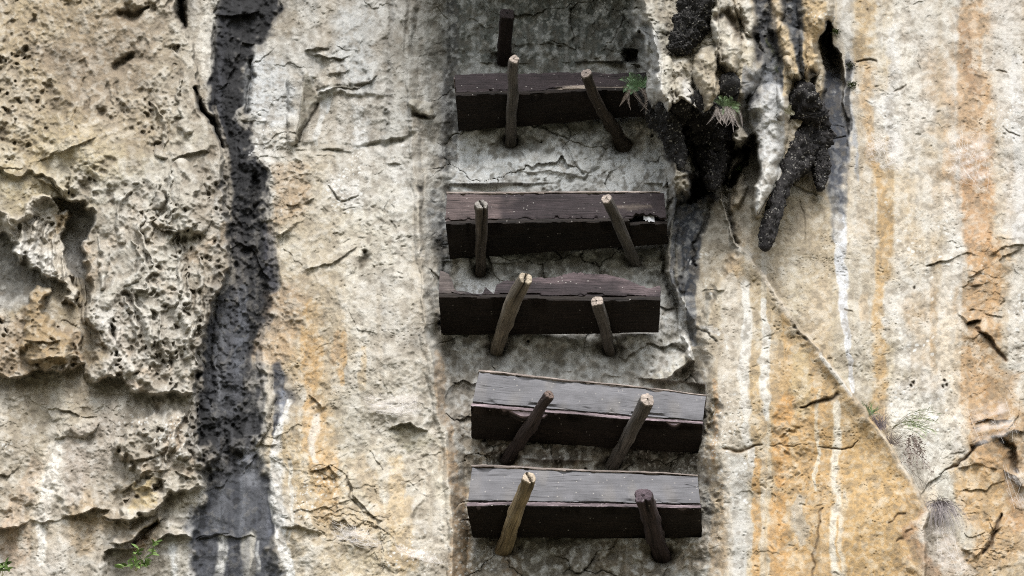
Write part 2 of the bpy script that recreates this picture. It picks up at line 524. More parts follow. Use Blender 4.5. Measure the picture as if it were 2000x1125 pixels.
# recess that holds the coffins
vk = [-3000, -50, 0, 250, 500, 700, 870, 1125, 4000]
uo = 3 * bn(40, 40, 31) + np.interp(V + 1.2 * WY, vk, [770, 778, 790, 808, 817, 838, 866, 884, 930])      # where the side wall turns in
ui = np.interp(V, [-3000, 0, 200, 400, 500, 650, 720, 870, 1125, 4000], [878, 880, 886, 872, 866, 858, 880, 905, 912, 940])
ur = np.interp(V, [-3000, -50, 100, 250, 380, 500, 570, 640, 700, 760, 900, 1125, 4000], [1250, 1250, 1262, 1302, 1308, 1308, 1314, 1336, 1347, 1352, 1364, 1364, 1360])
left_in = np.clip((U + 0.25 * WX - uo) / np.maximum(ui - uo, 4), 0, 1)
left_in = left_in ** 0.95
wr = np.interp(V, [-3000, 570, 730, 5000], [0, 0, 1, 1])
right_in = 1 - sst(-4 - 22 * wr, 11 + 46 * wr, U + (0.8 - 0.3 * wr) * WX - ur)
mR = (left_in * right_in).astype(np.float32)
dip = sst(-420, -60, V)                       # above the picture the recess closes under a roof
D_rec = 0.02 + 0.03 * F90b + 0.015 * F30b + (1 - dip) * 1.6
fade_low = sst(4000, 1300, V)
D = D * (1 - mR) + (D_rec * fade_low + 0.42 * (1 - fade_low)) * mR
roof = (1 - sst(-520, -60, V)) * sst(700, 880, U) * (1 - sst(1300, 1500, U))
D += roof * 0.75

# left tufa crust stands proud
D += mA * (0.24 - 0.11 * sst(520, 760, V) - 0.13 * sst(170, 70, U)) + 0.13 * mA2
D += 0.12 * mA * sst(120, 400, U) * sst(100, 500, V)
# dark streak gully
D += -0.025 * mB
sl, m, _ = poly([(400, 880), (515, 860), (545, 1300), (390, 1300)], 14); D[sl] -= 0.06 * m
# pale bay between streak and recess: shallow swelling
sl, m, _ = poly([(560, 560), (700, 520), (830, 560), (860, 860), (880, 1200), (560, 1200)], 60); D[sl] += 0.07 * m

# right wall set back behind the diagonal slab edge
DIAG = [(1404, 320), (1414, 400), (1440, 470), (1476, 502), (1502, 545), (1560, 640), (1622, 712), (1690, 800), (1742, 872), (1790, 950), (1816, 1005), (1802, 1125), (1790, 1400)]
slab = [(1330, 330)] + DIAG + [(1500, 3000), (1380, 3000), (1380, 760), (1345, 700)]
sl, m, d = poly(slab, 3, 0.4); mF = np.zeros_like(D); mF[sl] = m
right_poly = [(1400, -3000), (5000, -3000), (5000, 5000), (1700, 5000)] + DIAG[::-1]
mG = full(right_poly, 2.5, 0.4)
D -= 0.20 * mG
sl, d, s, t = line(DIAG, 60, 0.4)
D[sl] += 0.06 * np.exp(-(d / 22) ** 2) * (s > 0) * sst(0.0, 0.3, t)
# upper part of the slab hollows towards the black cavity
sl, m, _ = poly([(1310, 250), (1405, 250), (1420, 400), (1455, 480), (1400, 560), (1345, 690), (1312, 560)], 14); D[sl] -= 0.22 * m
sl, m, _ = poly([(1345, 395), (1452, 395), (1465, 500), (1470, 1125), (1400, 1125), (1350, 760)], 40); D[sl] -= 0.04 * m

# stalactite mass, upper right
E_poly = [(1235, -3000), (1240, 50), (1250, 130), (1262, 190), (1292, 225), (1300, 300), (1318, 378), (1348, 378), (1362, 340), (1420, 325), (1435, 285), (1470, 262), (1480, 310), (1482, 395), (1494, 415), (1532, 350), (1552, 300), (1590, 220), (1618, 170), (1606, 135), (1612, 80), (1622, 42), (1640, -3000)]
mE = full(E_poly, 6, 1.0)
lean = np.clip((420 - V) / 420, 0, 1.6)
D += mE * (0.30 + 0.36 * lean)

def bulge(pts, w, h, warp=0.8, power=0.5, col=None, op=1.0):
    wmax = float(np.max(w))
    sl, d, s, t = line(pts, wmax + 2, warp)
    ww = interp_w(t, w)
    q = np.clip(1 - (d / np.maximum(ww, 0.5)) ** 2, 0, 1)
    D[sl] += h * q ** power
    if col is not None:
        paint(sl, op * sst(0.0, 0.25, q), col)
    return sl, q

def groove(pts, w, h, warp=0.6, col=None, op=0.9, soft=0.7):
    wmax = float(np.max(w))
    sl, d, s, t = line(pts, wmax * 2 + 3, warp)
    ww = interp_w(t, w)
    q = np.exp(-(d / np.maximum(ww, 0.3)) ** 2)
    if wmax <= 4: h = h * 0.5
    D[sl] -= h * q
    if col is not None: paint(sl, op * q, col)

def ledge(pts, h, fall, warp=0.55, lip=2.0, up=1):
    """rock above the line juts out by h and eases back over `fall` pixels"""
    sl, d, s, t = line(pts, fall * 3, warp)
    above = s < 0 if up > 0 else s > 0
    ends = np.clip(np.minimum(t, 1 - t) / 0.12, 0, 1)
    h = h * 0.62
    ends = ends * np.clip(0.75 + 0.5 * F30[sl], 0.1, 1.6)
    D[sl] += h * ends * np.where(above, np.exp(-d / (fall * 0.8)), 0) * sst(0, lip, d)

def drip(pts, w, col, op=0.8, seed=0, frag=0.5, warp=0.5, soft=0.42):
    """mineral stain: a stroke whose edge breaks up along vertical streaks"""
    wmax = float(np.max(w))
    sl, d, s, t = line(pts, wmax * 2.2 + 4, warp)
    ww = interp_w(t, w)
    e = d / np.maximum(ww, 0.3) + frag * (0.30 * VSF[sl] + 0.22 * F10[sl] + 0.2 * VST[sl])
    m = 1 - sst(1 - soft, 1 + soft, e)
    paint(sl, op * m, col)
    return sl, m

# ------------------------------------------------ broad colour weathering
def tint(m, rgb): paint(ALL, m, rgb)
wall = 1 - mTufa
tint(0.35 * sst(0.3, 1.6, VST) * wall * (1 - mR), (226, 220, 208))
tint(0.30 * sst(0.5, 1.8, -VST) * wall * (1 - mR), (172, 150, 118))
mGF = np.clip(mG + mF, 0, 1)
tint(0.28 * sst(0.4, 1.6, F90b) * (1 - 0.7 * mGF), (212, 206, 194))
VS2 = fbm(14, 600, 3, 35); VS3 = fbm(44, 700, 2, 36)
tint(0.45 * mGF * sst(0.1, 1.2, VS2), (226, 221, 210))
tint(0.40 * mGF * sst(0.2, 1.3, -VS2), (186, 168, 140))
tint(0.40 * mGF * sst(0.6, 1.5, VS3), (204, 164, 116))
tint(0.35 * mGF * sst(0.6, 1.5, -VS3), (190, 186, 180))
tint(0.25 * sst(0.5, 1.8, -F90b) * (1 - mG), (150, 138, 118))
# tufa mottling
tint(mTufa * 0.45 * sst(0.2, 1.4, F30), (200, 192, 174))
tint(mTufa * 0.45 * sst(0.3, 1.5, -F30), (140, 122, 98))
tint(mA * 0.55 * sst(0.2, 1.3, F90) * sst(330, 130, U) * sst(420, 300, V), (206, 182, 130))
tint(mA * 0.40 * sst(0.1, 1.2, -F90b) * sst(260, 160, V), (150, 126, 100))
tint(mTufa * 0.4 * sst(0.6, 1.6, F30b) * sst(250, 420, V), (206, 170, 130))
tint(mA * 0.4 * sst(340, 200, V) * sst(380, 250, U), (172, 150, 120))
# recess: grey with pale lichen bloom and grime
tint(mR * 0.3 * sst(0.2, 1.3, F30) * sst(800, 560, V), (196, 198, 194))
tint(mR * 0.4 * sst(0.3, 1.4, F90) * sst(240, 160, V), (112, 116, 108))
tint(mR * 0.22 * sst(0.2, 1.2, -F30b), (128, 126, 116))
tint(mR * 0.4 * sst(0.5, 1.4, F90b) * sst(760, 860, V), (150, 118, 82))
LRS = left_in * (1 - left_in) * 4 * right_in
tint(LRS * 0.5 * sst(0.85, 0.3, left_in), (206, 202, 192))  # side wall painted lighter toward its outer edge to offset its shade
tint(LRS * 0.25 * sst(0, 1.0, VST), (150, 138, 120))

mSp = np.zeros_like(D)                        # spongy crust
mChip = (0.35 + 0.5 * sst(-0.3, 1.2, F90b)).astype(np.float32)   # how broken the stone is
LICH = (-1.2 + 0.5 * F90).astype(np.float32)
mChip *= (1 - 0.35 * mR) * (1 - 0.55 * mG) * (1 - 0.6 * mF)
def chip(pts, v, soft=15):
    sl, m, _ = poly(pts, soft); mChip[sl] = mChip[sl] * (1 - m) + v * m
def lichen(pts, v, soft=25):
    sl, m, _ = poly(pts, soft, 1.5); LICH[sl] = LICH[sl] * (1 - m) + v * m
def blot(pts, col, op=0.8, soft=10, warp=1.5, frag=0.5):
    sl, m, d = poly(pts, soft, warp)
    k = np.clip(m - frag * 0.35 * (1 - m) - frag * 0.4 * sst(0.0, 1.3, F30[sl]) , 0, 1)
    paint(sl, op * k, col)

# ---- left tufa: rims, hollows, hanging clumps
groove([(366, 5), (362, 30), (364, 66)], [7, 9, 3], 0.22, col=(60, 48, 40))
groove([(380, 165), (390, 200), (418, 240), (430, 290)], [3, 7, 6, 4], 0.16, col=(58, 52, 46))
groove([(232, 32), (262, 34), (290, 24)], [8, 10, 4], 0.09, col=(120, 98, 74))
groove([(235, 125), (262, 112)], [10, 5], 0.09, col=(110, 92, 70))
groove([(120, 265), (150, 180), (160, 150)], 2.5, 0.03)
groove([(275, 300), (280, 240), (300, 170)], 3, 0.03)
ledge([(-40, 335), (10, 330), (55, 322), (100, 305), (112, 290)], 0.07, 30)
ledge([(108, 300), (150, 278), (185, 262)], 0.06, 25)
ledge([(330, 312), (350, 302), (390, 300), (420, 310)], 0.12, 30)
ledge([(300, 430), (320, 455), (355, 450), (392, 432)], 0.17, 45)
bulge([(350, 340), (365, 420)], [30, 42], 0.12)
ledge([(180, 745), (225, 740), (262, 765), (290, 780), (325, 770), (350, 745)], 0.16, 60)
bulge([(180, 720), (200, 660), (215, 600)], [30, 26, 14], 0.07)
groove([(213, 658), (216, 645)], [4, 4], 0.25, col=(34, 30, 28))
groove([(216, 690), (218, 682)], [3, 3], 0.18, col=(54, 48, 42))
blot([(170, 650), (225, 600), (225, 740), (180, 745)], (214, 208, 198), 0.7)
blot([(210, 300), (330, 290), (330, 600), (200, 600)], (206, 200, 186), 0.5, 40)
# drip ribs on the lower tufa
for k, (x, y0, y1, w) in enumerate([(300, 350, 470, 7), (286, 420, 520, 6), (318, 330, 420, 6), (262, 470, 560, 7), (240, 380, 470, 6), (330, 460, 600, 8), (275, 560, 690, 8), (250, 600, 720, 7), (352, 540, 640, 7), (205, 470, 560, 8), (380, 500, 600, 7), (310, 620, 720, 8), (344, 150, 250, 9), (300, 200, 300, 7), (360, 780, 880, 7), (340, 800, 890, 6), (382, 790, 900, 7), (318, 830, 900, 6), (372, 620, 700, 7), (398, 560, 640, 6)]):
    bulge([(x, y0), (x - 3, (y0 + y1) / 2), (x - 2, y1)], [2, w, w * 1.2], 0.05, 1.2, 0.7, (206, 200, 186), 0.35)
LICH[mA > 0.5] = -1.8
sl, m, _ = poly([(-200, 325), (20, 330), (60, 322), (98, 362), (112, 385), (100, 400), (60, 405), (20, 440), (-200, 440)], 16, 1.0); D[sl] += 0.11 * m; paint(sl, 0.5 * m, (196, 180, 144))
# cave with the grey wall behind, and the clump that hangs in front of it
cave = [(-60, 440), (20, 452), (60, 400), (112, 388), (150, 402), (186, 415), (184, 450), (166, 505), (168, 600), (160, 660), (120, 600), (60, 590), (-60, 600)]
sl, m, _ = poly(cave, 6, 1.0); D[sl] -= 0.10 * m * sst(620, 520, V[sl]); mChip[sl] *= 1 - 0.7 * m
blot([(116, 395), (186, 418), (182, 450), (165, 510), (165, 545), (135, 545), (120, 430)], (140, 136, 130), 0.9, 6, 0.8, 0.2)
blot([(-40, 470), (20, 462), (70, 520), (90, 560), (60, 600), (-40, 610)], (132, 128, 120), 0.85, 10, 1.0, 0.2)
lichen([(120, 440), (160, 440), (160, 520), (130, 520)], 0.5, 10)
ledge([(66, 350), (95, 366), (118, 384), (150, 402), (186, 414)], 0.10, 26)
clump = [(-30, 425), (12, 428), (32, 396), (60, 386), (86, 392), (104, 415), (118, 412), (120, 450), (118, 480), (134, 520), (140, 580), (128, 600), (112, 560), (104, 535), (82, 528), (64, 520), (40, 512), (28, 480), (10, 472), (-30, 470)]
sl, m, _ = poly(clump, 4, 1.3); D[sl] += 0.20 * m; mSp[sl] = np.maximum(mSp[sl], 0.9 * m); paint(sl, 0.85 * m, (204, 192, 172))
blot([(20, 470), (60, 480), (100, 500), (100, 540), (40, 515)], (222, 218, 210), 0.9, 6)
blot([(78, 430), (118, 420), (120, 470), (90, 470)], (196, 160, 108), 0.7, 6)
for x, y0, y1, w in ((36, 440, 506, 11), (60, 430, 524, 13), (84, 450, 532, 12), (102, 470, 530, 10), (12, 430, 470, 12), (122, 500, 585, 9), (150, 540, 600, 8), (160, 560, 640, 8)):
    bulge([(x, y0), (x + 2, y1 - 8)], [3, w * 0.8], 0.06, 0.6, 0.8)
clump2 = [(-30, 600), (10, 615), (36, 650), (58, 620), (72, 570), (92, 575), (100, 620), (126, 665), (134, 705), (118, 722), (112, 752), (90, 752), (62, 735), (36, 738), (16, 750), (-30, 742)]
sl, m, _ = poly(clump2, 5, 1.5); D[sl] += 0.20 * m; mSp[sl] = np.maximum(mSp[sl], 0.8 * m); paint(sl, 0.6 * m, (158, 128, 92))
bulge([(78, 570), (86, 650), (88, 700)], [14, 26, 34], 0.12, 1.2, 0.6, (184, 150, 96), 0.5)
ledge([(50, 665), (80, 672), (110, 668)], 0.12, 16); ledge([(60, 715), (92, 700), (126, 706)], 0.12, 18); ledge([(72, 742), (98, 752), (120, 738)], 0.10, 16)
blot([(70, 735), (118, 730), (112, 755), (90, 752)], (206, 190, 170), 0.8, 5)
# lower left wall
ledge([(-40, 1034), (8, 1034), (32, 1028), (62, 1012), (100, 1010), (150, 1000), (206, 986), (214, 990)], 0.20, 55)
ledge([(-40, 920), (10, 925), (28, 905), (40, 890)], 0.10, 30)
ledge([(100, 862), (130, 852), (165, 858), (190, 838), (194, 826)], 0.14, 40)
ledge([(0, 800), (60, 790), (110, 800), (160, 815), (190, 822)], 0.06, 30)
ledge([(200, 1004), (240, 1016), (300, 1008), (330, 985)], 0.14, 25)
ledge([(212, 1062), (238, 1058), (262, 1046), (300, 1025), (325, 1020)], 0.18, 22)
ledge([(206, 1078), (260, 1062), (330, 1052), (372, 1048), (386, 1060)], 0.17, 30)
ledge([(230, 890), (262, 902), (300, 892), (330, 880)], 0.14, 20); ledge([(232, 960), (262, 945), (300, 958), (330, 940)], 0.14, 20)
ledge([(270, 925), (300, 918), (345, 925), (370, 940)], 0.12, 20)
groove([(262, 1052), (285, 1040), (308, 1022)], [4, 7, 3], 0.12, col=(66, 52, 42))
blot([(222, 1068), (330, 1058), (334, 1130), (222, 1130)], (146, 136, 120), 0.7, 6)
blot([(275, 1030), (320, 1022), (300, 1050), (268, 1050)], (186, 150, 106), 0.7, 5)
drip([(340, 1056), (344, 1085), (352, 1130)], [7, 10, 12], (224, 224, 220), 0.95, frag=0.15)
drip([(116, 866), (98, 930), (84, 1000)], [15, 17, 14], (238, 230, 216), 1.0, frag=0.4)
drip([(90, 875), (72, 940), (66, 1000)], [5, 8, 6], (226, 212, 190), 0.8)
drip([(150, 870), (142, 960)], [26, 22], (186, 170, 154), 0.6)
drip([(78, 1020), (78, 1100)], [9, 10], (236, 230, 218), 1.0, frag=0.3)
drip([(48, 985), (44, 1010)], [4, 5], (226, 222, 214), 0.8)
drip([(60, 910), (50, 950), (20, 1050)], [16, 20, 26], (202, 172, 140), 0.5)
drip([(170, 1010), (165, 1060)], [40, 30], (206, 174, 130), 0.6)
drip([(20, 1050), (30, 1090)], [26, 20], (198, 160, 124), 0.5)
blot([(130, 850), (230, 800), (240, 900), (150, 960)], (182, 168, 152), 0.6, 15)
chip([(-60, 760), (200, 760), (210, 850), (100, 870), (30, 930), (-60, 930)], 0.6)
chip([(60, 1010), (215, 1000), (215, 1130), (-60, 1130), (-60, 1050)], 0.15)
chip([(60, 870), (230, 830), (230, 980), (40, 1000)], 0.12)
chip([(215, 985), (390, 985), (390, 1130), (215, 1130)], 0.3)
blot([(255, 945), (300, 930), (298, 985), (250, 1000)], (196, 168, 110), 0.75, 8)
blot([(345, 940), (388, 935), (390, 1130), (355, 1130)], (190, 176, 150), 0.5, 10)
drip([(390, 950), (391, 1040), (390, 1130)], [4, 6, 8], (230, 226, 216), 0.8)
bulge([(215, 1080), (205, 1140)], [10, 18], 0.06, 1, 0.6)

# ---- the black streak
sl, m, d = poly(B_poly, 3.5, 1.3)
blk = np.array([33, 33, 36], np.float32)
rag = d + 2 + 4 * F30[sl] + 3.5 * F10[sl] + 3 * bn(5.5, 5.5, 61)[sl] + 9 * sst(330, 420, V[sl]) * sst(900, 820, V[sl])
paint(sl, 0.55 * (1 - sst(-6, 16, d + 7 * F30[sl] + 6 * VSF[sl])), (112, 108, 102))
k = (1 - sst(-8, 5, rag)) * (0.94 - 0.35 * sst(0.9, 1.8, F30[sl]) * sst(300, 420, V[sl]))
paint(sl, k, blk)
for pts, w, col, op in (([(440, 40), (432, 130), (430, 240)], [12, 14, 10], (54, 55, 62), 0.6), ([(455, 590), (450, 680), (440, 780)], [26, 32, 26], (92, 94, 102), 0.75), ([(440, 620), (436, 700), (430, 780)], [7, 9, 7], (134, 136, 142), 0.6), ([(430, 60), (436, 200), (440, 300)], [4, 6, 5], (62, 63, 70), 0.5), ([(460, 430), (470, 520), (465, 580)], [9, 12, 9], (96, 92, 90), 0.5),
                        ([(470, 560), (475, 640), (470, 720)], [9, 12, 8], (104, 108, 118), 0.6), ([(500, 720), (490, 800)], [9, 7], (128, 126, 122), 0.6),
                        ([(530, 450), (535, 500), (532, 560)], [14, 18, 12], (84, 84, 96), 0.6), ([(425, 900), (400, 870)], [12, 12], (120, 112, 100), 0.4)):
    drip(pts, w, col, op, frag=1.0)
sl, m, _ = poly([(396, 940), (440, 930), (470, 880), (512, 872), (524, 980), (545, 1060), (548, 1400), (392, 1400)], 20, 1.5)
paint(sl, 0.85 * m, (84, 87, 95)); mChip[sl] = mChip[sl] * (1 - m) + 0.06 * m
drip([(480, 880), (490, 940)], [18, 22], (150, 153, 162), 0.75)
drip([(410, 955), (470, 960), (520, 955)], [16, 14, 10], (62, 64, 72), 0.6)
for x_, y0_, y1_, w_, c_ in ((404, 960, 1060, 6, (70, 72, 80)), (425, 940, 1040, 8, (108, 111, 119)), (448, 930, 1050, 6, (66, 68, 76)), (470, 900, 1040, 7, (112, 115, 123)), (500, 950, 1050, 8, (72, 75, 84)), (520, 990, 1110, 8, (104, 108, 120)), (484, 870, 930, 14, (142, 146, 156)), (400, 1070, 1130, 9, (74, 77, 86))):
    drip([(x_, y0_), (x_ + 2, (y0_ + y1_) / 2), (x_, y1_)], [w_ * 0.6, w_, w_ * 0.7], c_, 0.75, frag=0.8)
blot([(398, 1058), (520, 1040), (545, 1130), (398, 1130)], (88, 90, 98), 0.6, 6)
drip([(436, 1052), (434, 1090), (430, 1140)], [7, 10, 9], (222, 220, 214), 0.95, frag=0.2)
drip([(490, 1050), (486, 1090), (484, 1140)], [14, 16, 10], (196, 190, 176), 0.95, frag=0.25)
drip([(508, 1060), (506, 1110)], [4, 5], (224, 224, 220), 0.8)
drip([(460, 1060), (458, 1130)], [9, 9], (70, 72, 80), 0.8, frag=0.2)
ledge([(396, 1064), (432, 1050), (455, 1056), (490, 1046), (506, 1056)], 0.05, 14)
groove([(398, 1060), (440, 1046)], 1.5, 0.03, col=(60, 60, 66))
sl, m, _ = poly([(376, 740), (440, 760), (510, 800), (520, 860), (470, 880), (440, 925), (394, 935), (384, 850)], 14, 1.5); mSp[sl] = np.maximum(mSp[sl], 0.6 * m)
paint(sl, 0.5 * m * sst(0.0, 1.0, F10[sl] + F30[sl]), (110, 106, 100)); paint(sl, 0.6 * m * sst(0.2, 1.2, -F30[sl]), (34, 34, 36))
ledge([(388, 950), (420, 938), (450, 930), (480, 905), (510, 880)], 0.05, 30, 1.5)
sl, m, _ = poly([(425, 380), (525, 380), (550, 470), (540, 560), (500, 640), (410, 640)], 14, 1.5); mSp[sl] = np.maximum(mSp[sl], 0.25 * m)
paint(sl, 0.5 * m * sst(0.3, 1.1, F10[sl]), (120, 114, 104))
groove([(494, 345), (496, 380), (492, 420)], [5, 7, 5], 0.12, col=(24, 24, 26))
groove([(490, 120), (489, 170), (487, 220)], [4, 5, 4], 0.10, col=(24, 24, 28))
groove([(420, 145), (424, 100), (432, 50)], [4, 4, 4], 0.08, col=(30, 30, 34))
ledge([(432, 42), (470, 35), (505, 18)], 0.10, 30); ledge([(428, 165), (452, 150), (480, 90), (510, 84)], 0.05, 25)
ledge([(440, 490), (470, 470), (500, 500), (524, 545)], 0.10, 22)
for x, y0, y1, w in ((440, 60, 240, 10), (466, 90, 260, 9), (445, 260, 420, 11), (472, 280, 420, 9), (430, 600, 740, 9), (455, 560, 730, 10), (482, 580, 740, 9), (505, 560, 650, 8), (470, 700, 800, 9)):
    bulge([(x, y0), (x + 3, (y0 + y1) / 2), (x, y1)], [4, w, w], 0.02, 1.2, 0.7)
# grey-white flank left of the streak and the pale rim
drip([(418, 0), (415, 60), (404, 140)], [16, 18, 10], (228, 222, 208), 0.8)
drip([(424, 200), (440, 330), (446, 420)], [5, 9, 8], (208, 194, 170), 0.6)
# second dark streak and the white wash below it
drip([(538, 712), (546, 770), (540, 840)], [12, 15, 9], (58, 60, 68), 0.95, frag=0.6)
drip([(518, 720), (516, 790), (510, 850)], [5, 7, 6], (206, 196, 176), 0.8)
drip([(546, 760), (548, 850)], [7, 5], (150, 156, 170), 0.7)
drip([(556, 780), (542, 880), (536, 960), (552, 1040), (570, 1130)], [5, 14, 16, 9, 6], (232, 230, 224), 0.95, frag=0.8)
drip([(520, 960), (546, 1050), (560, 1120)], [5, 6, 5], (236, 234, 228), 0.9, frag=0.4)
drip([(568, 900), (568, 1060)], [4, 3], (232, 228, 216), 0.7)
bulge([(512, 700), (516, 780), (506, 856)], [10, 14, 8], 0.07, 1, 0.6)
ledge([(500, 858), (520, 866), (550, 862)], 0.05, 12)

# ---- pale bay
drip([(500, 120), (505, 200)], [14, 22], (200, 204, 206), 0.7)
blot([(500, 100), (548, 92), (560, 190), (540, 260), (498, 250)], (198, 200, 200), 0.7, 12)
blot([(550, 20), (600, 30), (620, 90), (580, 100)], (156, 142, 120), 0.6, 14)
blot([(560, 60), (600, 50), (640, 120), (600, 160), (570, 140)], (186, 184, 178), 0.6, 12)
blot([(655, 20), (740, 30), (740, 150), (690, 150), (650, 110)], (192, 194, 192), 0.7, 18)
ledge([(606, 190), (625, 178), (660, 168), (700, 163), (724, 148), (740, 140)], 0.15, 45)
ledge([(602, 104), (640, 110), (670, 118), (690, 108)], 0.08, 22); ledge([(596, 98), (620, 92), (650, 92)], 0.06, 18)
ledge([(640, 145), (672, 138), (690, 130)], 0.06, 16)
groove([(618, 176), (640, 166), (690, 160), (716, 150)], [3, 5, 5, 3], 0.03, col=(112, 106, 90), op=0.7)
sl, m, _ = poly([(606, 195), (630, 178), (720, 170), (762, 180), (762, 270), (720, 285), (650, 285), (596, 290), (600, 230)], 6, 0.7); D[sl] -= 0.04 * m; mChip[sl] *= 1 - 0.85 * m; paint(sl, 0.55 * m, (190, 180, 164))
# leaf shaped dark scar
scar = [(588, 146), (598, 140), (606, 170), (616, 185), (612, 196), (600, 210), (594, 250), (584, 290), (580, 270), (580, 200)]
sl, m, _ = poly(scar, 3, 0.5); paint(sl, 0.75 * m, (120, 112, 92)); D[sl] += 0.06 * m * sst(620, 578, U[sl]); mChip[sl] *= 1 - 0.6 * m
groove([(613, 198), (598, 235), (586, 285)], [3, 3, 2], 0.06, col=(80, 72, 58))
bulge([(565, 160), (570, 220), (574, 280)], [14, 20, 14], 0.08, 0.8, 0.5)
drip([(632, 180), (624, 230), (621, 285)], [10, 5, 3], (226, 226, 222), 0.75)
drip([(640, 176), (636, 220)], [4, 2], (228, 230, 230), 0.7)
blot([(690, 180), (740, 190), (745, 270), (700, 290), (672, 285), (700, 240)], (218, 218, 216), 0.6, 14)
lichen([(680, 170), (745, 175), (750, 300), (690, 420), (680, 440), (640, 400), (672, 280)], 1.5, 22)
lichen([(560, 20), (730, 60), (700, 150), (600, 140)], 0.0, 25)
lichen([(725, 200), (805, 230), (805, 480), (740, 420)], 0.35, 25)
ledge([(572, 300), (620, 296), (660, 290), (715, 278), (735, 265), (780, 258), (806, 256)], 0.02, 10)
ledge([(596, 302), (640, 305), (690, 300), (722, 288), (800, 262)], -0.02, 10, up=0)
sl, d, s, t = line([(600, 292), (660, 296), (715, 286), (745, 270), (800, 256)], 16, 0.8); D[sl] -= 0.05 * np.exp(-(d / 8) ** 2); paint(sl, 0.55 * np.exp(-(d / 6) ** 2), (140, 134, 118))
ledge([(700, 318), (740, 322), (790, 318)], 0.03, 14)
groove([(760, 0), (764, 90), (766, 180), (764, 240)], [5, 7, 8, 5], 0.03, col=(146, 142, 134), op=0.7)
sl, d, s, t = line([(762, 0), (766, 130), (764, 240)], 22, 0.5); mSp[sl] = np.maximum(mSp[sl], 0.5 * np.exp(-(d / 9) ** 2))
bulge([(806, -20), (808, 240), (818, 480), (840, 700), (868, 880), (884, 1140)], [8, 9, 10, 11, 10, 10], 0.035, 0.5, 0.8)
groove([(822, 260), (824, 500)], 2.5, 0.02, col=(168, 156, 136), op=0.5)
# snail-shaped knob on the recess side wall
bulge([(812, 205), (830, 212), (838, 222)], [12, 15, 8], 0.10, 0.5, 0.5, (150, 140, 118), 0.7)
groove([(808, 222), (830, 228), (845, 226)], [3, 4, 3], 0.06, col=(84, 74, 58))
groove([(818, 372), (817, 380)], [5, 5], 0.04, col=(70, 66, 62))
blot([(770, 0), (830, 0), (845, 80), (820, 110), (770, 90)], (146, 140, 128), 0.5, 14)
blot([(800, 0), (850, 0), (840, 70), (826, 60)], (196, 194, 186), 0.5, 6)
blot([(840, 60), (880, 40), (880, 140), (850, 150)], (104, 102, 92), 0.6, 12)
drip([(870, 120), (868, 250), (862, 330)], [9, 11, 8], (98, 98, 100), 0.65)
drip([(848, 380), (862, 470), (858, 560)], [12, 14, 10], (126, 128, 130), 0.55)
# cream middle, orange and tan lower down
ledge([(648, 356), (662, 388), (676, 384), (700, 374)], 0.05, 16)
groove([(650, 360), (664, 390), (700, 374)], 1.3, 0.02, col=(120, 108, 88)); groove([(668, 410), (690, 402)], 1.5, 0.02, col=(120, 106, 84))
ledge([(560, 402), (590, 408), (620, 396)], 0.08, 20); ledge([(552, 456), (580, 446), (600, 430)], 0.08, 20)
blot([(520, 320), (560, 330), (610, 350), (620, 400), (590, 440), (540, 440), (530, 380)], (176, 140, 98), 0.6, 14)
blot([(510, 560), (560, 540), (600, 600), (590, 690), (540, 700), (505, 690)], (190, 152, 110), 0.5, 16)
sl, m, _ = poly([(505, 560), (560, 550), (590, 600), (580, 690), (540, 705), (505, 690)], 14, 1.5); mSp[sl] = np.maximum(mSp[sl], 0.4 * m)
sl, m, _ = poly([(490, 230), (560, 300), (620, 330), (620, 400), (570, 450), (524, 400)], 14, 1.5); mSp[sl] = np.maximum(mSp[sl], 0.35 * m)
groove([(710, 520), (716, 500), (712, 490)], [7, 9, 5], 0.06, col=(128, 118, 100))
ledge([(600, 520), (650, 510), (700, 480)], 0.05, 26); ledge([(740, 440), (752, 400), (770, 370)], 0.03, 14)
ledge([(820, 520), (845, 545), (868, 575)], 0.06, 14)
for pts, w, col, op in (([(606, 600), (612, 690), (596, 780)], [10, 16, 10], (204, 158, 96), 0.8), ([(670, 660), (668, 720), (672, 745)], [7, 9, 5], (204, 160, 102), 0.8),
                        ([(658, 655), (656, 700)], [5, 6], (196, 158, 112), 0.7), ([(712, 680), (714, 760)], [6, 8], (206, 176, 130), 0.6),
                        ([(605, 800), (625, 880), (640, 990)], [20, 30, 24], (212, 168, 108), 0.8), ([(600, 1000), (690, 1030), (760, 1020)], [20, 30, 20], (206, 176, 130), 0.5),
                        ([(770, 900), (778, 980), (775, 1080)], [14, 22, 28], (216, 184, 134), 0.7), ([(614, 815), (612, 870), (618, 900)], [6, 8, 4], (226, 216, 202), 0.8),
                        ([(690, 900), (720, 920), (745, 1000)], [16, 14, 10], (200, 170, 126), 0.5), ([(850, 910), (862, 980)], [9, 8], (226, 216, 192), 0.7),
                        ([(870, 880), (892, 960), (900, 1130)], [12, 14, 20], (176, 128, 76), 0.55), ([(856, 700), (866, 800), (884, 880)], [7, 9, 8], (170, 130, 88), 0.5)):
    drip(pts, w, col, op, frag=0.8)
ledge([(740, 850), (780, 832), (806, 822), (830, 840)], 0.12, 30); blot([(770, 840), (808, 822), (835, 845), (830, 870), (790, 880)], (158, 148, 116), 0.6, 10)
ledge([(676, 920), (690, 970), (730, 1010), (748, 1020)], 0.05, 18); groove([(676, 920), (684, 970), (712, 1008)], 1.6, 0.02, col=(126, 110, 84))
groove([(824, 975), (815, 1010)], 2, 0.03, col=(130, 120, 100))
ledge([(590, 765), (620, 790), (622, 800)], 0.06, 20); ledge([(600, 920), (640, 915), (660, 930)], 0.05, 20)
ledge([(540, 1040), (580, 1030), (640, 1045)], 0.05, 18)
chip([(620, 760), (760, 740), (740, 880), (680, 900), (630, 880)], 0.8, 25)
chip([(560, 700), (600, 700), (610, 1000), (560, 1000)], 0.5, 20)
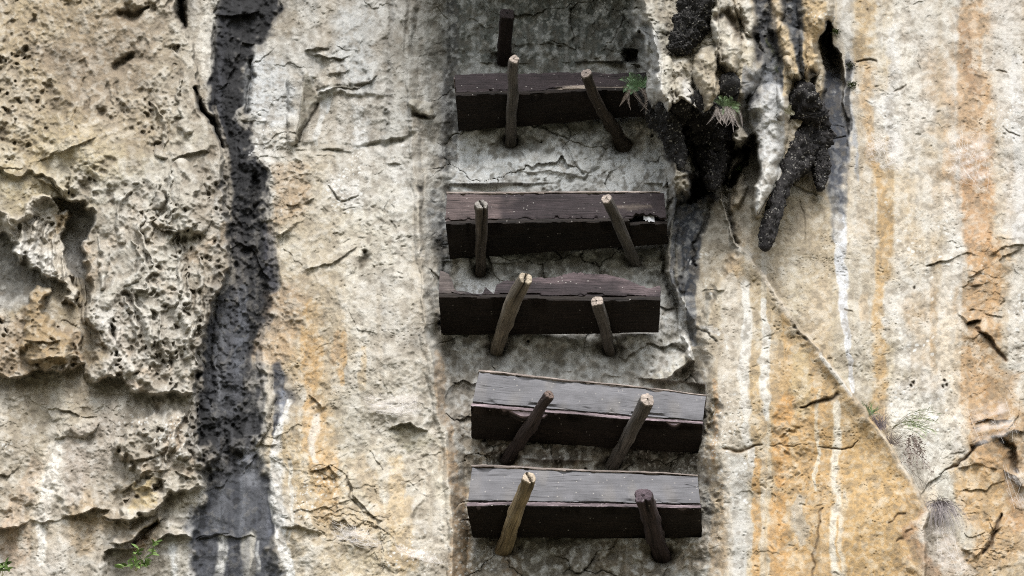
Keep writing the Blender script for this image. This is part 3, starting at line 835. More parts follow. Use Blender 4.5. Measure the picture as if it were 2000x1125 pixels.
chip([(500, 0), (700, 0), (690, 140), (600, 170), (500, 120)], 1.0, 20)
chip([(600, 300), (830, 300), (850, 740), (620, 740)], 0.36, 40)
drip([(640, 480), (635, 620)], [20, 30], (186, 172, 146), 0.45)
blot([(640, 780), (730, 760), (740, 860), (680, 900), (620, 850)], (176, 168, 148), 0.5, 25)
# ---- recess back wall
ledge([(1010, 330), (1070, 332), (1140, 352), (1170, 345), (1210, 325)], 0.03, 16); groove([(1015, 332), (1060, 336), (1120, 350)], 3, 0.02, col=(96, 94, 86), op=0.7)
groove([(1090, 275), (1120, 310), (1140, 345)], [5, 4, 3], 0.03, col=(110, 100, 82), op=0.8); groove([(1185, 285), (1172, 330), (1142, 355)], [5, 5, 3], 0.03, col=(112, 106, 92), op=0.8)
groove([(1130, 20), (1130, 60), (1118, 110)], 1.6, 0.02, col=(70, 70, 64)); groove([(955, 70), (958, 100), (975, 130)], 1.6, 0.015, col=(84, 84, 76))
groove([(1005, 90), (1040, 88), (1090, 98)], [4, 5, 2], 0.02, col=(70, 66, 56), op=0.7); groove([(1130, 95), (1150, 110), (1170, 130)], [4, 6, 4], 0.02, col=(150, 130, 96), op=0.6)
lichen([(1000, 10), (1110, 10), (1090, 70), (1020, 80)], 0.1, 25); lichen([(890, 40), (970, 40), (960, 130), (890, 140)], -0.1, 25)
blot([(1220, 98), (1240, 100), (1242, 122), (1218, 124), (1212, 108)], (20, 20, 20), 0.98, 3, 0.3, 0.0)
sl, m, _ = poly([(1218, 98), (1244, 100), (1242, 122), (1218, 124), (1212, 108)], 3, 0.2); D[sl] -= 0.15 * m
blot([(880, 262), (1000, 290), (1130, 300), (1290, 270), (1300, 372), (880, 376)], (226, 231, 232), 0.8, 12)  # pale stone, painted lighter still to offset the shade below the top coffin
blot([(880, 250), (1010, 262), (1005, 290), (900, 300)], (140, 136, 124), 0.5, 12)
blot([(980, 505), (1180, 490), (1200, 530), (1010, 536)], (96, 92, 84), 0.55, 10); blot([(884, 520), (966, 530), (968, 590), (884, 590)], (240, 241, 241), 0.95, 6, 0.6, 0.2)  # last blot: rock behind the notch, whitened against the shade of the coffin above
blot([(880, 660), (1280, 660), (1330, 690), (1240, 740), (960, 730), (880, 760)], (150, 148, 140), 0.5, 15)
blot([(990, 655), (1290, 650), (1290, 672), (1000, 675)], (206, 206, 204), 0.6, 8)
groove([(1080, 700), (1110, 705)], 4, 0.03, col=(96, 92, 82)); ledge([(1100, 752), (1180, 748), (1230, 740)], 0.05, 16)
wedge = [(1262, 748), (1342, 692), (1350, 712), (1300, 750)]
sl, m, _ = poly(wedge, 4, 0.5); D[sl] += 0.16 * m * sst(1255, 1330, U[sl]); paint(sl, 0.85 * m, (206, 198, 178))
for x in (1298, 1312, 1322): drip([(x + 6, 722), (x, 745), (x + 2, 765)], [2, 3, 2], (214, 208, 196), 0.7)
for x in (1296, 1306, 1316): drip([(x, 600), (x + 2, 650), (x, 690)], [1.5, 2, 1.5], (206, 204, 200), 0.6)
blot([(1280, 520), (1305, 535), (1305, 556), (1262, 556)], (92, 90, 80), 0.8, 5)
lichen([(890, 860), (1000, 870), (980, 910), (895, 905)], 0.2, 15); lichen([(880, 1050), (1000, 1060), (960, 1130), (880, 1130)], 0.3, 20); lichen([(1180, 860), (1370, 880), (1370, 930), (1180, 925)], -0.1, 20); lichen([(1000, 1060), (1260, 1060), (1260, 1130), (1000, 1130)], -0.35, 20)
drip([(1230, 1050), (1228, 1120)], [6, 8], (166, 122, 76), 0.6); drip([(995, 1060), (1000, 1120)], [12, 20], (140, 108, 74), 0.5); drip([(990, 900), (1010, 912)], [8, 8], (160, 122, 76), 0.5)
ledge([(1330, 1085), (1345, 1095), (1372, 1090)], 0.05, 10); blot([(1300, 1050), (1330, 1050), (1330, 1085), (1300, 1090)], (104, 98, 86), 0.5, 6)
chip([(880, 240), (1300, 240), (1300, 370), (880, 370)], 0.35, 12)
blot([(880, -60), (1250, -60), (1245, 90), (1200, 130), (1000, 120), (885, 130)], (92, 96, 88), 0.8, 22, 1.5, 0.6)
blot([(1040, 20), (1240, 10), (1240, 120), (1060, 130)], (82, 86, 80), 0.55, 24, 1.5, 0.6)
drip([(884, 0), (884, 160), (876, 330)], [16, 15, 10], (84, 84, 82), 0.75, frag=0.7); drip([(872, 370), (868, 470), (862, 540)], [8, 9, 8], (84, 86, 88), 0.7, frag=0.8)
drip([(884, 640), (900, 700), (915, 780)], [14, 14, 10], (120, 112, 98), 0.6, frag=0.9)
blot([(940, 250), (1250, 232), (1260, 262), (960, 290)], (112, 112, 104), 0.55, 10); blot([(880, 505), (1300, 476), (1300, 500), (1000, 530), (880, 530)], (104, 102, 94), 0.6, 8); blot([(870, 652), (1010, 655), (1010, 690), (880, 700)], (92, 88, 80), 0.6, 8); blot([(925, 850), (1370, 880), (1370, 925), (930, 910)], (84, 76, 66), 0.75, 8); blot([(930, 1050), (1370, 1050), (1300, 1100), (1240, 1130), (1000, 1130), (960, 1090)], (98, 90, 74), 0.6, 10)  # dark bands below the coffins: their shade painted into the rock colour
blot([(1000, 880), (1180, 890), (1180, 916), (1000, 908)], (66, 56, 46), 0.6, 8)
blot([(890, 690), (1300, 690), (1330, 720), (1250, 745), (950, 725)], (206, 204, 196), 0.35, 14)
blot([(890, 280), (1300, 280), (1300, 372), (880, 376)], (228, 231, 231), 0.45, 10, 1.5, 1.0)  # second lightening pass against the shade between the upper coffins
# ---- rim right of the recess
drip([(1330, 560), (1336, 620), (1334, 670), (1344, 705)], [3, 6, 7, 4], (232, 230, 224), 0.95, frag=0.2)
drip([(1344, 560), (1350, 610), (1352, 680)], [7, 8, 4], (96, 100, 108), 0.8, frag=0.5)
drip([(1325, 400), (1322, 470), (1320, 560)], [6, 5, 4], (76, 80, 88), 0.8, frag=0.2)
drip([(1328, 556), (1334, 620), (1334, 672), (1345, 708)], [4, 8, 9, 6], (240, 238, 232), 1.0, frag=0.15, soft=0.3); bulge([(1330, 560), (1335, 640), (1343, 700)], [6, 10, 8], 0.05, 0.3, 0.6)
bulge([(1336, 455), (1334, 520), (1336, 565)], [7, 9, 6], 0.06, 0.6, 0.6, (132, 124, 108), 0.8)
drip([(1355, 390), (1352, 450), (1348, 540), (1344, 565)], [32, 26, 14, 12], (50, 54, 62), 0.95, frag=0.5)
groove([(1388, 400), (1378, 450), (1360, 480), (1362, 520)], [4, 4, 3, 2], 0.10, col=(28, 28, 32))
blot([(1370, 400), (1470, 400), (1470, 500), (1380, 500)], (118, 112, 100), 0.75, 25)
lichen([(1365, 500), (1420, 520), (1420, 700), (1360, 700)], 0.3, 20); lichen([(1380, 880), (1450, 880), (1450, 1130), (1380, 1130)], 0.4, 20)
blot([(1365, 630), (1400, 635), (1398, 660), (1372, 655)], (206, 206, 206), 0.6, 5)
groove([(1360, 642), (1380, 655), (1394, 670)], 2, 0.05, col=(88, 82, 72)); ledge([(1360, 570), (1390, 566), (1420, 572)], 0.04, 14)
sl, d, s, t = line([(1390, 770), (1392, 900), (1386, 1000)], 30, 0.6); mSp[sl] = np.maximum(mSp[sl], 0.7 * np.exp(-(d / 12) ** 2)); paint(sl, 0.6 * np.exp(-(d / 10) ** 2), (214, 196, 166))
drip([(1398, 750), (1400, 900)], [4, 5], (206, 160, 112), 0.6)
paint(ALL, 0.66 * mF * sst(560, 760, V) * sst(1420, 1560, U + 30 * F90 * 0.5), (204, 160, 100))
paint(ALL, 0.5 * mG * sst(840, 940, V) * sst(1830, 1880, U + 20 * F90) * sst(-0.8, 0.6, F90b), (196, 148, 92))
paint(ALL, 0.35 * mG * sst(1500, 1560, U) * sst(900, 600, V) * sst(430, 560, V) * sst(1740, 1660, U), (196, 186, 164))
blot([(1490, 560), (1560, 650), (1640, 745), (1690, 830), (1640, 830), (1560, 760), (1500, 640)], (184, 160, 122), 0.45, 20)
# ---- slab: vertical rain streaks, orange crust
for x, y0, y1, w, col, op in ((1430, 560, 1130, 22, (206, 200, 188), 0.65), (1455, 560, 900, 8, (226, 224, 218), 0.7), (1490, 590, 820, 7, (226, 222, 212), 0.85), (1495, 820, 1130, 6, (220, 206, 180), 0.6),
                              (1530, 620, 700, 10, (206, 166, 110), 0.6), (1522, 780, 940, 16, (212, 160, 96), 0.75), (1545, 900, 1130, 16, (206, 168, 116), 0.5), (1588, 760, 860, 5, (222, 206, 178), 0.7),
                              (1590, 860, 960, 4, (226, 214, 190), 0.8), (1630, 790, 1130, 11, (232, 222, 202), 0.85), (1644, 960, 1130, 6, (230, 220, 200), 0.6), (1515, 980, 1130, 20, (214, 162, 98), 0.6),
                              (1440, 900, 1130, 22, (196, 194, 188), 0.6), (1470, 900, 1130, 8, (206, 160, 100), 0.7), (1560, 980, 1060, 14, (196, 190, 178), 0.6), (1595, 960, 1130, 7, (176, 146, 104), 0.6),
                              (1700, 850, 1130, 60, (208, 170, 112), 0.45), (1560, 700, 800, 18, (206, 190, 150), 0.4)):
    drip([(x + 2, y0), (x, (y0 + y1) / 2), (x + 3, y1)], [w * 0.7, w, w * 0.8], col, min(1, op * 1.15), frag=0.55, soft=0.35)
groove([(1420, 878), (1440, 874), (1482, 866)], [2.5, 2.5, 1], 0.04, col=(112, 88, 60)); groove([(1500, 872), (1540, 876), (1570, 873)], [0.8, 1.2, 0.6], 0.02, col=(134, 106, 72), op=0.6); groove([(1590, 874), (1620, 874), (1660, 868), (1672, 858)], [1, 1.5, 2, 1.5], 0.03, col=(118, 92, 62), op=0.8)
groove([(1555, 795), (1580, 790), (1615, 780), (1632, 772)], [2, 3, 4, 4], 0.05, col=(104, 80, 54)); ledge([(1550, 795), (1580, 790), (1615, 780), (1635, 770)], 0.04, 16)
groove([(1603, 1000), (1596, 1060), (1582, 1125)], 2, 0.03, col=(134, 106, 72)); groove([(1735, 1015), (1750, 1005), (1770, 1000)], 1.5, 0.02, col=(128, 96, 60)); groove([(1760, 1050), (1780, 1040), (1790, 1030)], [2, 3, 2], 0.03, col=(116, 88, 56))
for u_, v_ in ((1548, 636), (1556, 652), (1565, 664)): groove([(u_, v_), (u_ + 2, v_ + 2)], [4, 3], 0.06, col=(60, 50, 44))
sl, m, _ = poly([(1500, 770), (1560, 760), (1590, 860), (1570, 960), (1520, 960), (1505, 860)], 20, 1.5); mSp[sl] = np.maximum(mSp[sl], 0.25 * m)
sl, d, s, t = line(DIAG[3:], 22, 0.4); q = np.exp(-((d - 4) / 6) ** 2) * (s > 0); paint(sl, 0.65 * q, (206, 194, 178))
drip([(1596, 690), (1630, 730), (1660, 770)], [3, 6, 3], (226, 222, 214), 0.8, frag=0.3)
lichen([(1400, 920), (1470, 900), (1460, 1130), (1400, 1130)], 0.3, 20)
blot([(1790, 1000), (1815, 1000), (1812, 1130), (1790, 1130)], (190, 150, 116), 0.6, 6)
# ---- stalactite mass: pale lobes, dark runs
PALE = (214, 206, 188)
bulge([(1380, -80), (1400, 60), (1420, 170)], [90, 100, 60], 0.14, 0.4, 1.0)
for pts, w, h in (([(1268, -40), (1272, 60), (1282, 150), (1300, 230), (1312, 290)], [30, 30, 26, 24, 12], 0.14), ([(1258, 70), (1262, 110), (1285, 180)], [16, 20, 16], 0.10),
                  ([(1320, 130), (1322, 190), (1332, 215)], [26, 26, 14], 0.12), ([(1330, 170), (1342, 190), (1350, 206)], [14, 20, 10], 0.10),
                  ([(1408, -60), (1412, 30), (1420, 80), (1430, 122)], [22, 26, 22, 10], 0.16), ([(1385, 110), (1388, 180), (1384, 205)], [26, 26, 12], 0.10),
                  ([(1452, -60), (1460, 20), (1466, 58)], [16, 19, 11], 0.14), ([(1440, 90), (1462, 120), (1456, 175)], [26, 22, 12], 0.12), ([(1420, 160), (1412, 200)], [18, 10], 0.08),
                  ([(1516, -60), (1522, 20), (1516, 60)], [12, 14, 8], 0.10), ([(1530, 60), (1548, 95), (1556, 130), (1556, 140)], [12, 28, 24, 14], 0.14), ([(1532, 130), (1528, 190), (1526, 230)], [14, 14, 8], 0.10),
                  ([(1592, -60), (1592, 40), (1588, 100), (1580, 140)], [26, 30, 24, 12], 0.14), ([(1500, 200), (1506, 290), (1494, 360), (1487, 415)], [32, 28, 18, 8], 0.16), ([(1290, 290), (1302, 310), (1305, 380)], [6, 9, 7], 0.06),
                  ([(1332, 300), (1330, 350), (1334, 378)], [12, 18, 16], 0.10)):
    bulge(pts, [q * 1.25 for q in w], h * 1.45, 0.5, 0.6)
sl, m, _ = poly([(1310, 378), (1352, 376), (1352, 300), (1315, 300)], 6, 1); paint(sl, 0.7 * m, (150, 138, 116))
drip([(1268, 70), (1274, 160), (1306, 280)], [22, 36, 18], (230, 228, 222), 0.9); drip([(1302, 300), (1308, 350), (1316, 380)], [4, 4, 3], (222, 222, 218), 0.8, frag=0.2)
drip([(1290, 60), (1300, 130), (1318, 190)], [14, 18, 12], (206, 196, 172), 0.6); drip([(1346, 170), (1352, 205)], [14, 12], (232, 228, 222), 0.8); drip([(1392, 10), (1412, 60), (1424, 115)], [10, 14, 8], (222, 214, 196), 0.7); drip([(1456, -20), (1464, 55)], [13, 9], (220, 214, 200), 0.7)
drip([(1340, 110), (1380, 110), (1390, 180)], [18, 20, 22], (184, 168, 138), 0.6); drip([(1450, 100), (1455, 180)], [16, 9], (204, 190, 160), 0.6)
drip([(1545, 60), (1556, 110), (1530, 180)], [14, 24, 12], (214, 186, 140), 0.75); drip([(1594, -20), (1590, 60), (1584, 130)], [24, 28, 16], (212, 178, 126), 0.7); drip([(1518, -20), (1520, 50)], [10, 8], (204, 176, 134), 0.7)
DK = (56, 58, 64)
drip([(1488, -40), (1490, 40), (1496, 110), (1510, 170)], [13, 15, 20, 14], DK, 0.95, frag=0.6); drip([(1546, -40), (1548, 40), (1560, 90), (1568, 150)], [14, 17, 10, 5], (58, 62, 70), 0.95, frag=0.3)
drip([(1500, 150), (1506, 210)], [22, 10], (66, 70, 78), 0.8, frag=0.7); drip([(1478, 140), (1490, 230), (1500, 300)], [20, 30, 24], (176, 180, 186), 0.7, frag=0.9)
drip([(1496, 200), (1504, 300), (1492, 400)], [26, 24, 9], (214, 214, 212), 0.75, frag=0.6); drip([(1470, 150), (1462, 240), (1440, 280)], [18, 18, 10], (120, 120, 122), 0.6, frag=1.0)
groove([(1468, 182), (1472, 186)], [13, 12], 0.08, col=(44, 44, 48)); groove([(1472, 75), (1476, 110)], [8, 8], 0.12, col=(50, 50, 54))
groove([(1276, 140), (1278, 142)], [5, 5], 0.08, col=(46, 44, 42)); groove([(1400, 20), (1420, 10), (1440, 70)], [6, 8, 6], 0.12, col=(110, 96, 78))
groove([(1582, 150), (1588, 142), (1584, 165)], [5, 5, 4], 0.10, col=(40, 36, 36))
for u_, v_ in ((1504, 96), (1502, 128)): blot([(u_ - 5, v_ - 5), (u_ + 5, v_ - 6), (u_ + 4, v_ + 6), (u_ - 4, v_ + 5)], (66, 74, 34), 0.8, 3)
drip([(1246, 40), (1262, 60), (1270, 120)], [14, 20, 14], (176, 178, 180), 0.6)
drip([(1500, 330), (1494, 380), (1488, 412)], [18, 14, 7], (226, 225, 220), 0.7, frag=0.3)
# black cavity under the lobes
cav = [(1296, 212), (1322, 190), (1345, 210), (1370, 215), (1400, 200), (1408, 165), (1436, 160), (1440, 200), (1432, 250), (1445, 290), (1425, 325), (1395, 345), (1372, 390), (1350, 395), (1345, 340), (1318, 310), (1302, 270)]
sl, m, _ = poly(cav, 7, 1.6); D[sl] -= 0.30 * m; mSp[sl] = np.maximum(mSp[sl], 0.9 * m); paint(sl, 0.97 * m, (30, 28, 28))
paint(sl, 0.7 * m * sst(1.0, 1.8, F10[sl] + 0.5 * F30[sl]), (150, 140, 124))
drip([(1260, 190), (1285, 225), (1300, 260)], [12, 18, 14], (34, 32, 34), 0.95, frag=0.8); drip([(1318, 250), (1316, 300)], [16, 16], (32, 30, 30), 0.9, frag=0.8)
drip([(1340, 240), (1346, 290), (1350, 330)], [3, 4, 5], (176, 170, 156), 0.7); drip([(1392, 310), (1388, 380)], [20, 16], (38, 38, 42), 0.9, frag=0.6)
blot([(1436, 250), (1470, 262), (1480, 300), (1480, 360), (1455, 370), (1430, 320)], (88, 82, 76), 0.7, 12)
bulge([(1440, 240), (1444, 262), (1436, 275)], [9, 13, 8], 0.12, 0.8, 0.6, (206, 196, 176), 0.8)
bulge([(1440, 330), (1446, 370), (1442, 385)], [10, 16, 10], 0.08, 0.8, 0.6, (168, 156, 134), 0.6)
drip([(1418, 330), (1418, 400), (1436, 470), (1470, 500)], [6, 6, 7, 8], (200, 194, 182), 0.7, frag=0.4)
# ---- slot cave and its runs on the right wall
slot = [(1620, 42), (1628, 60), (1634, 90), (1648, 120), (1658, 150), (1660, 230), (1654, 290), (1620, 300), (1612, 240), (1608, 160), (1606, 120), (1610, 80)]
sl, m, _ = poly(slot, 3, 0.6); D[sl] -= m * (0.30 * sst(250, 60, V[sl]) + 0.05)
drip([(1625, 100), (1636, 200), (1636, 300), (1638, 400), (1640, 460)], [14, 26, 21, 17, 14], (94, 98, 108), 0.95, frag=0.35)
drip([(1630, 150), (1638, 300), (1640, 440), (1644, 470)], [18, 17, 14, 10], (70, 74, 84), 0.9, frag=0.3); drip([(1644, 450), (1650, 560), (1658, 690), (1664, 760)], [12, 10, 7, 5], (238, 239, 241), 1.0, frag=0.2, soft=0.3)
drip([(1620, 50), (1624, 100), (1630, 130)], [6, 12, 8], (28, 27, 30), 0.98, frag=0.1)
drip([(1642, 420), (1646, 500), (1654, 600), (1660, 720)], [12, 11, 7, 5], (222, 224, 228), 0.95, frag=0.4)
drip([(1665, 120), (1664, 200), (1672, 300), (1676, 360)], [8, 9, 8, 5], (160, 166, 176), 0.7, frag=0.9)
drip([(1660, 110), (1666, 170), (1662, 250)], [4, 6, 5], (56, 56, 58), 0.8, frag=1.2)
groove([(1608, 288), (1630, 280), (1650, 272)], 1.8, 0.04, col=(60, 60, 66)); groove([(1620, 255), (1650, 253)], 1.2, 0.02, col=(66, 68, 74))
drip([(1650, -60), (1652, 60), (1662, 110)], [10, 12, 8], (214, 212, 206), 0.7)
for pts, w, col, op in (([(1690, -40), (1692, 120)], [24, 20], (198, 166, 118), 0.75), ([(1700, 130), (1696, 240), (1700, 330)], [16, 16, 12], (206, 166, 114), 0.75), ([(1712, 330), (1728, 460), (1720, 560), (1716, 720), (1722, 820)], [9, 13, 11, 12, 14], (204, 160, 98), 0.75),
                        ([(1745, 60), (1740, 200), (1752, 320)], [12, 20, 12], (226, 224, 220), 0.6), ([(1800, 0), (1805, 100)], [30, 24], (196, 190, 180), 0.4), ([(1740, 100), (1745, 300)], [9, 8], (170, 164, 156), 0.5),
                        ([(1895, 20), (1890, 120), (1900, 240), (1905, 330)], [30, 34, 40, 34], (200, 156, 108), 0.7), ([(1880, 60), (1900, 180)], [14, 14], (156, 120, 86), 0.5), ([(1910, 330), (1905, 430), (1915, 480)], [36, 34, 30], (204, 154, 104), 0.75),
                        ([(1850, 300), (1855, 360)], [14, 14], (206, 160, 110), 0.5), ([(1960, 0), (1965, 200), (1970, 440)], [26, 26, 26], (214, 210, 204), 0.6), ([(1990, 120), (1992, 460)], [12, 16], (218, 218, 218), 0.5), ([(1950, 260), (1952, 460)], [9, 9], (214, 196, 168), 0.5),
                        ([(1850, 350), (1862, 480), (1850, 600), (1850, 800)], [10, 14, 14, 10], (232, 228, 218), 0.6), ([(1780, 820), (1810, 860), (1830, 920)], [46, 50, 40], (230, 226, 214), 0.7), ([(1860, 640), (1866, 820)], [18, 20], (228, 210, 182), 0.5),
                        ([(1925, 500), (1925, 640), (1915, 780), (1940, 900)], [28, 32, 36, 40], (198, 152, 100), 0.75), ([(1985, 560), (1985, 760)], [18, 18], (222, 216, 204), 0.6), ([(1690, 480), (1690, 700)], [18, 18], (210, 200, 180), 0.4), ([(1600, 400), (1580, 560)], [40, 34], (190, 176, 148), 0.35),
                        ([(1690, 590), (1690, 620)], [12, 10], (212, 180, 138), 0.5)):
    drip(pts, w, col, op, frag=0.6)
lichen([(1720, 400), (1880, 380), (1880, 860), (1740, 860)], 0.35, 40); lichen([(1890, 460), (1930, 460), (1925, 660), (1890, 660)], 0.2, 20); lichen([(1970, 540), (2040, 540), (2040, 700), (1970, 700)], 0.7, 25); lichen([(1740, 740), (1820, 740), (1820, 860), (1740, 860)], 0.9, 20); lichen([(1710, 0), (1800, 0), (1790, 330), (1720, 330)], -0.1, 30)
sl, m, _ = poly([(1715, -20), (1820, -20), (1830, 100), (1740, 300), (1715, 250)], 25, 1.5); mSp[sl] = np.maximum(mSp[sl], 0.16 * m)
sl, m, _ = poly([(1860, -20), (1930, -20), (1930, 240), (1865, 240)], 25, 1.5); mSp[sl] = np.maximum(mSp[sl], 0.2 * m)
chip([(1885, 470), (1960, 460), (1960, 700), (1885, 660)], 0.9, 14); chip([(1890, 780), (2040, 740), (2040, 1130), (1860, 1130), (1850, 900)], 1.0, 18); chip([(1840, 440), (2040, 470), (2040, 540), (1840, 530)], 0.8, 16)
ledge([(1808, 520), (1840, 510), (1880, 490), (1910, 495)], 0.04, 20); groove([(1808, 522), (1840, 510)], 1.5, 0.02, col=(96, 78, 60))
ledge([(1886, 540), (1915, 525), (1955, 498), (1990, 490)], 0.09, 22); ledge([(1895, 560), (1930, 545), (1955, 530)], 0.06, 16); ledge([(1925, 500), (1960, 478), (2000, 480)], 0.06, 20)
ledge([(1890, 640), (1905, 632), (1925, 632)], 0.12, 18); ledge([(1905, 648), (1935, 665), (1965, 700)], 0.10, 20); ledge([(1895, 610), (1925, 608), (1960, 622)], 0.08, 16); ledge([(1930, 580), (1950, 585), (1965, 600)], 0.08, 14)
groove([(1895, 640), (1915, 632)], [3, 4], 0.06, col=(92, 66, 42)); groove([(1915, 650), (1945, 680), (1966, 702)], [3, 4, 3], 0.05, col=(120, 86, 54))
groove([(1740, 888), (1790, 905)], 1, 0.0); groove([(1840, 925), (1870, 905), (1895, 875), (1930, 862)], [2, 3, 4, 3], 0.05, col=(112, 84, 56)); ledge([(1790, 980), (1830, 935), (1870, 905), (1895, 872), (1935, 862)], -0.05, 26, up=0)
ledge([(1870, 915), (1905, 912), (1950, 918)], 0.10, 24); ledge([(1900, 830), (1940, 820), (1980, 815)], 0.08, 18); ledge([(1940, 850), (1970, 840), (2005, 838)], 0.10, 18); ledge([(1900, 1090), (1930, 1050), (1960, 1030)], 0.10, 24); ledge([(1960, 920), (1985, 935), (2005, 960)], 0.12, 20)
blot([(1930, 740), (2010, 720), (2010, 920), (1970, 900), (1940, 820)], (176, 132, 84), 0.6, 14); blot([(1870, 920), (1960, 925), (1980, 1010), (1930, 1040), (1870, 1010)], (200, 158, 102), 0.7, 12); blot([(1960, 930), (2010, 950), (2010, 1060), (1980, 1060)], (184, 138, 92), 0.6, 10)
groove([(1955, 1010), (1945, 1040), (1915, 1080)], [4, 5, 4], 0.06, col=(110, 82, 52)); groove([(1960, 850), (1975, 870), (1985, 920)], [5, 6, 5], 0.10, col=(112, 86, 58))
drip([(1842, 930), (1850, 980), (1880, 1060)], [14, 18, 16], (206, 204, 192), 0.7, frag=0.4); blot([(1810, 1010), (1850, 1040), (1900, 1130), (1812, 1130)], (222, 212, 200), 0.7, 8)
chip([(1806, 1000), (1850, 1000), (1900, 1130), (1806, 1130)], 0.1, 8)
groove([(1900, 150), (1925, 155)], 2, 0.02, col=(120, 96, 70)); groove([(1680, 122), (1712, 120)], 2.5, 0.04, col=(110, 92, 66)); groove([(1748, 178), (1770, 166)], 2, 0.03, col=(120, 104, 84)); groove([(1950, 135), (1970, 138)], 2, 0.03, col=(130, 112, 88)); groove([(1962, 255), (1975, 268), (1995, 268)], 1.6, 0.03, col=(128, 118, 104))
for u_, v_ in ((1783, 752), (1786, 745), (1838, 758), (1843, 748), (1846, 760), (1788, 568)): groove([(u_, v_), (u_ + 1, v_ + 3)], [2.5, 2], 0.05, col=(86, 70, 56))
groove([(1562, 380), (1563, 460)], 1.0, 0.02, col=(108, 96, 76)); groove([(1540, 350), (1590, 372)], 2, 0.03, col=(110, 98, 78)); groove([(1656, 610), (1670, 615)], 1.4, 0.02, col=(96, 84, 68))
blot([(1510, 360), (1610, 360), (1600, 500), (1520, 520)], (168, 152, 124), 0.5, 20)

# white blooms and broad greys
for pts_, op_ in (([(700, 205), (745, 215), (742, 285), (715, 290), (690, 270)], 0.9), ([(650, 320), (720, 330), (700, 400), (660, 420)], 0.55), ([(770, 300), (800, 300), (805, 430), (770, 420)], 0.4), ([(1730, 60), (1770, 60), (1780, 330), (1740, 300)], 0.45), ([(1790, 180), (1840, 180), (1835, 270), (1790, 280)], 0.3)):
    blot(pts_, (232, 231, 228), op_, 22, 2.0, 1.0)


# ------------------------------------------------ fine relief
hp = fbm(5.5, 5.5, 2, 61)
# tufa: knobbly, holed
kn = ridged(70, 85, 5, 62, 0.6)
f1, f2, cid, vx, vy = worley(U + 1.6 * WX, V + 1.6 * WY, 34, 46, 63)
pit = sst(0.42, 0.12, f1) * (cid > 0.72)
g1, g2, gid, _, _ = worley(U + 0.8 * WX, V + 0.8 * WY, 13, 15, 64)
pit2 = sst(0.40, 0.15, g1) * (gid > 0.74) * sst(-0.4, 0.6, F90b)
tuf = 0.034 * (kn - 0.45) + 0.014 * np.abs(bn(26, 34, 65)) - 0.006 - 0.055 * pit - 0.03 * pit2 + 0.008 * F10 + 0.0055 * hp + 0.003 * fbm(3.2, 3.0, 1, 72) + 0.014 * F30
tvar = 0.45 + 0.75 * sst(-0.8, 1.2, F90b + 0.4 * F30b)
D += np.clip(mA * tvar + 1.25 * mA2 + 0.12 * mE + mSp, 0, 1) * tuf + mE * (0.006 * F30 + 0.004 * F10 + 0.002 * hp)
D += mB * (1 - np.clip(mSp, 0, 1)) * (1 - 0.75 * sst(860, 950, V)) * (0.007 * F30 + 0.006 * F10 + 0.0045 * hp + 0.002 * fbm(3.2, 3.0, 1, 75) + 0.006 * VSF - 0.012 * pit * sst(380, 520, V) * sst(900, 820, V))
# wall: broken scarps, facets and a fine crust
k1, k2, kid, kx, ky = worley(U + 1.1 * WX, V + 1.1 * WY, 85, 60, 66)
ang = kid * 40.0
facet = (np.cos(ang) * kx * 0.85 + np.sin(ang) * ky) * 0.8
k3, k4, kid2, kx2, ky2 = worley(U + 0.8 * WX, V + 0.8 * WY, 30, 22, 67)
ang2 = kid2 * 60.0
facet2 = (np.cos(ang2) * kx2 + np.sin(ang2) * ky2)
saw1 = ((V + 34 * F90b + 7 * F30) / 74.0) % 1.0
saw2 = ((V + 16 * F30b + 4 * F10) / 27.0) % 1.0
patch = sst(0.1, 1.0, F90)
wl = np.clip(1 - mTufa - mSp, 0, 1) * (1 - 0.75 * mB)
hp3 = fbm(3.2, 3.0, 1, 72)
brk = sst(0.45, 0.75, mChip)
calm = (1 - 0.6 * mF) * (1 - 0.5 * mG) 
D += wl * (mChip * (0.024 * facet + 0.005 * facet2) + brk * (0.011 * saw1 * patch + 0.006 * saw2 * sst(-0.2, 0.9, F90b))
           + calm * (0.0055 * F30 + 0.0022 * (1 + 1.2 * mR) * F10 + 0.0020 * hp + 0.0016 * hp3 + 0.003 * VSF * (1 - mR))
           + 0.003 * saw2 * sst(0.9, 1.7, F90b) * (1 - 0.6 * mG) * (1 - 0.6 * mF))
pr1, _, prid, _, _ = worley(U + 0.8 * WX, V + 0.8 * WY, 7, 6, 73)
D -= wl * 0.006 * sst(0.4, 0.1, pr1) * (prid > 0.6) * sst(-0.6, 0.8, F30b)
pk1, _, pkid, _, _ = worley(U + WX, V + WY, 16, 12, 68)
D -= wl * 0.010 * sst(0.35, 0.1, pk1) * (pkid > 0.80) * sst(-0.4, 0.9, F90b)
j1, j2, jid, jx, jy = worley(U + 1.0 * WX, V + 1.0 * WY, 120, 80, 91)
jang = jid * 33
D += mR * 0.05 * (np.cos(jang) * jx + 0.8 * np.sin(jang) * jy)
jc = sst(0.03, 0.0, j2 - j1) * mR * sst(-0.4, 0.6, F90)
D -= 0.025 * jc
tint(0.6 * jc, (84, 78, 66))
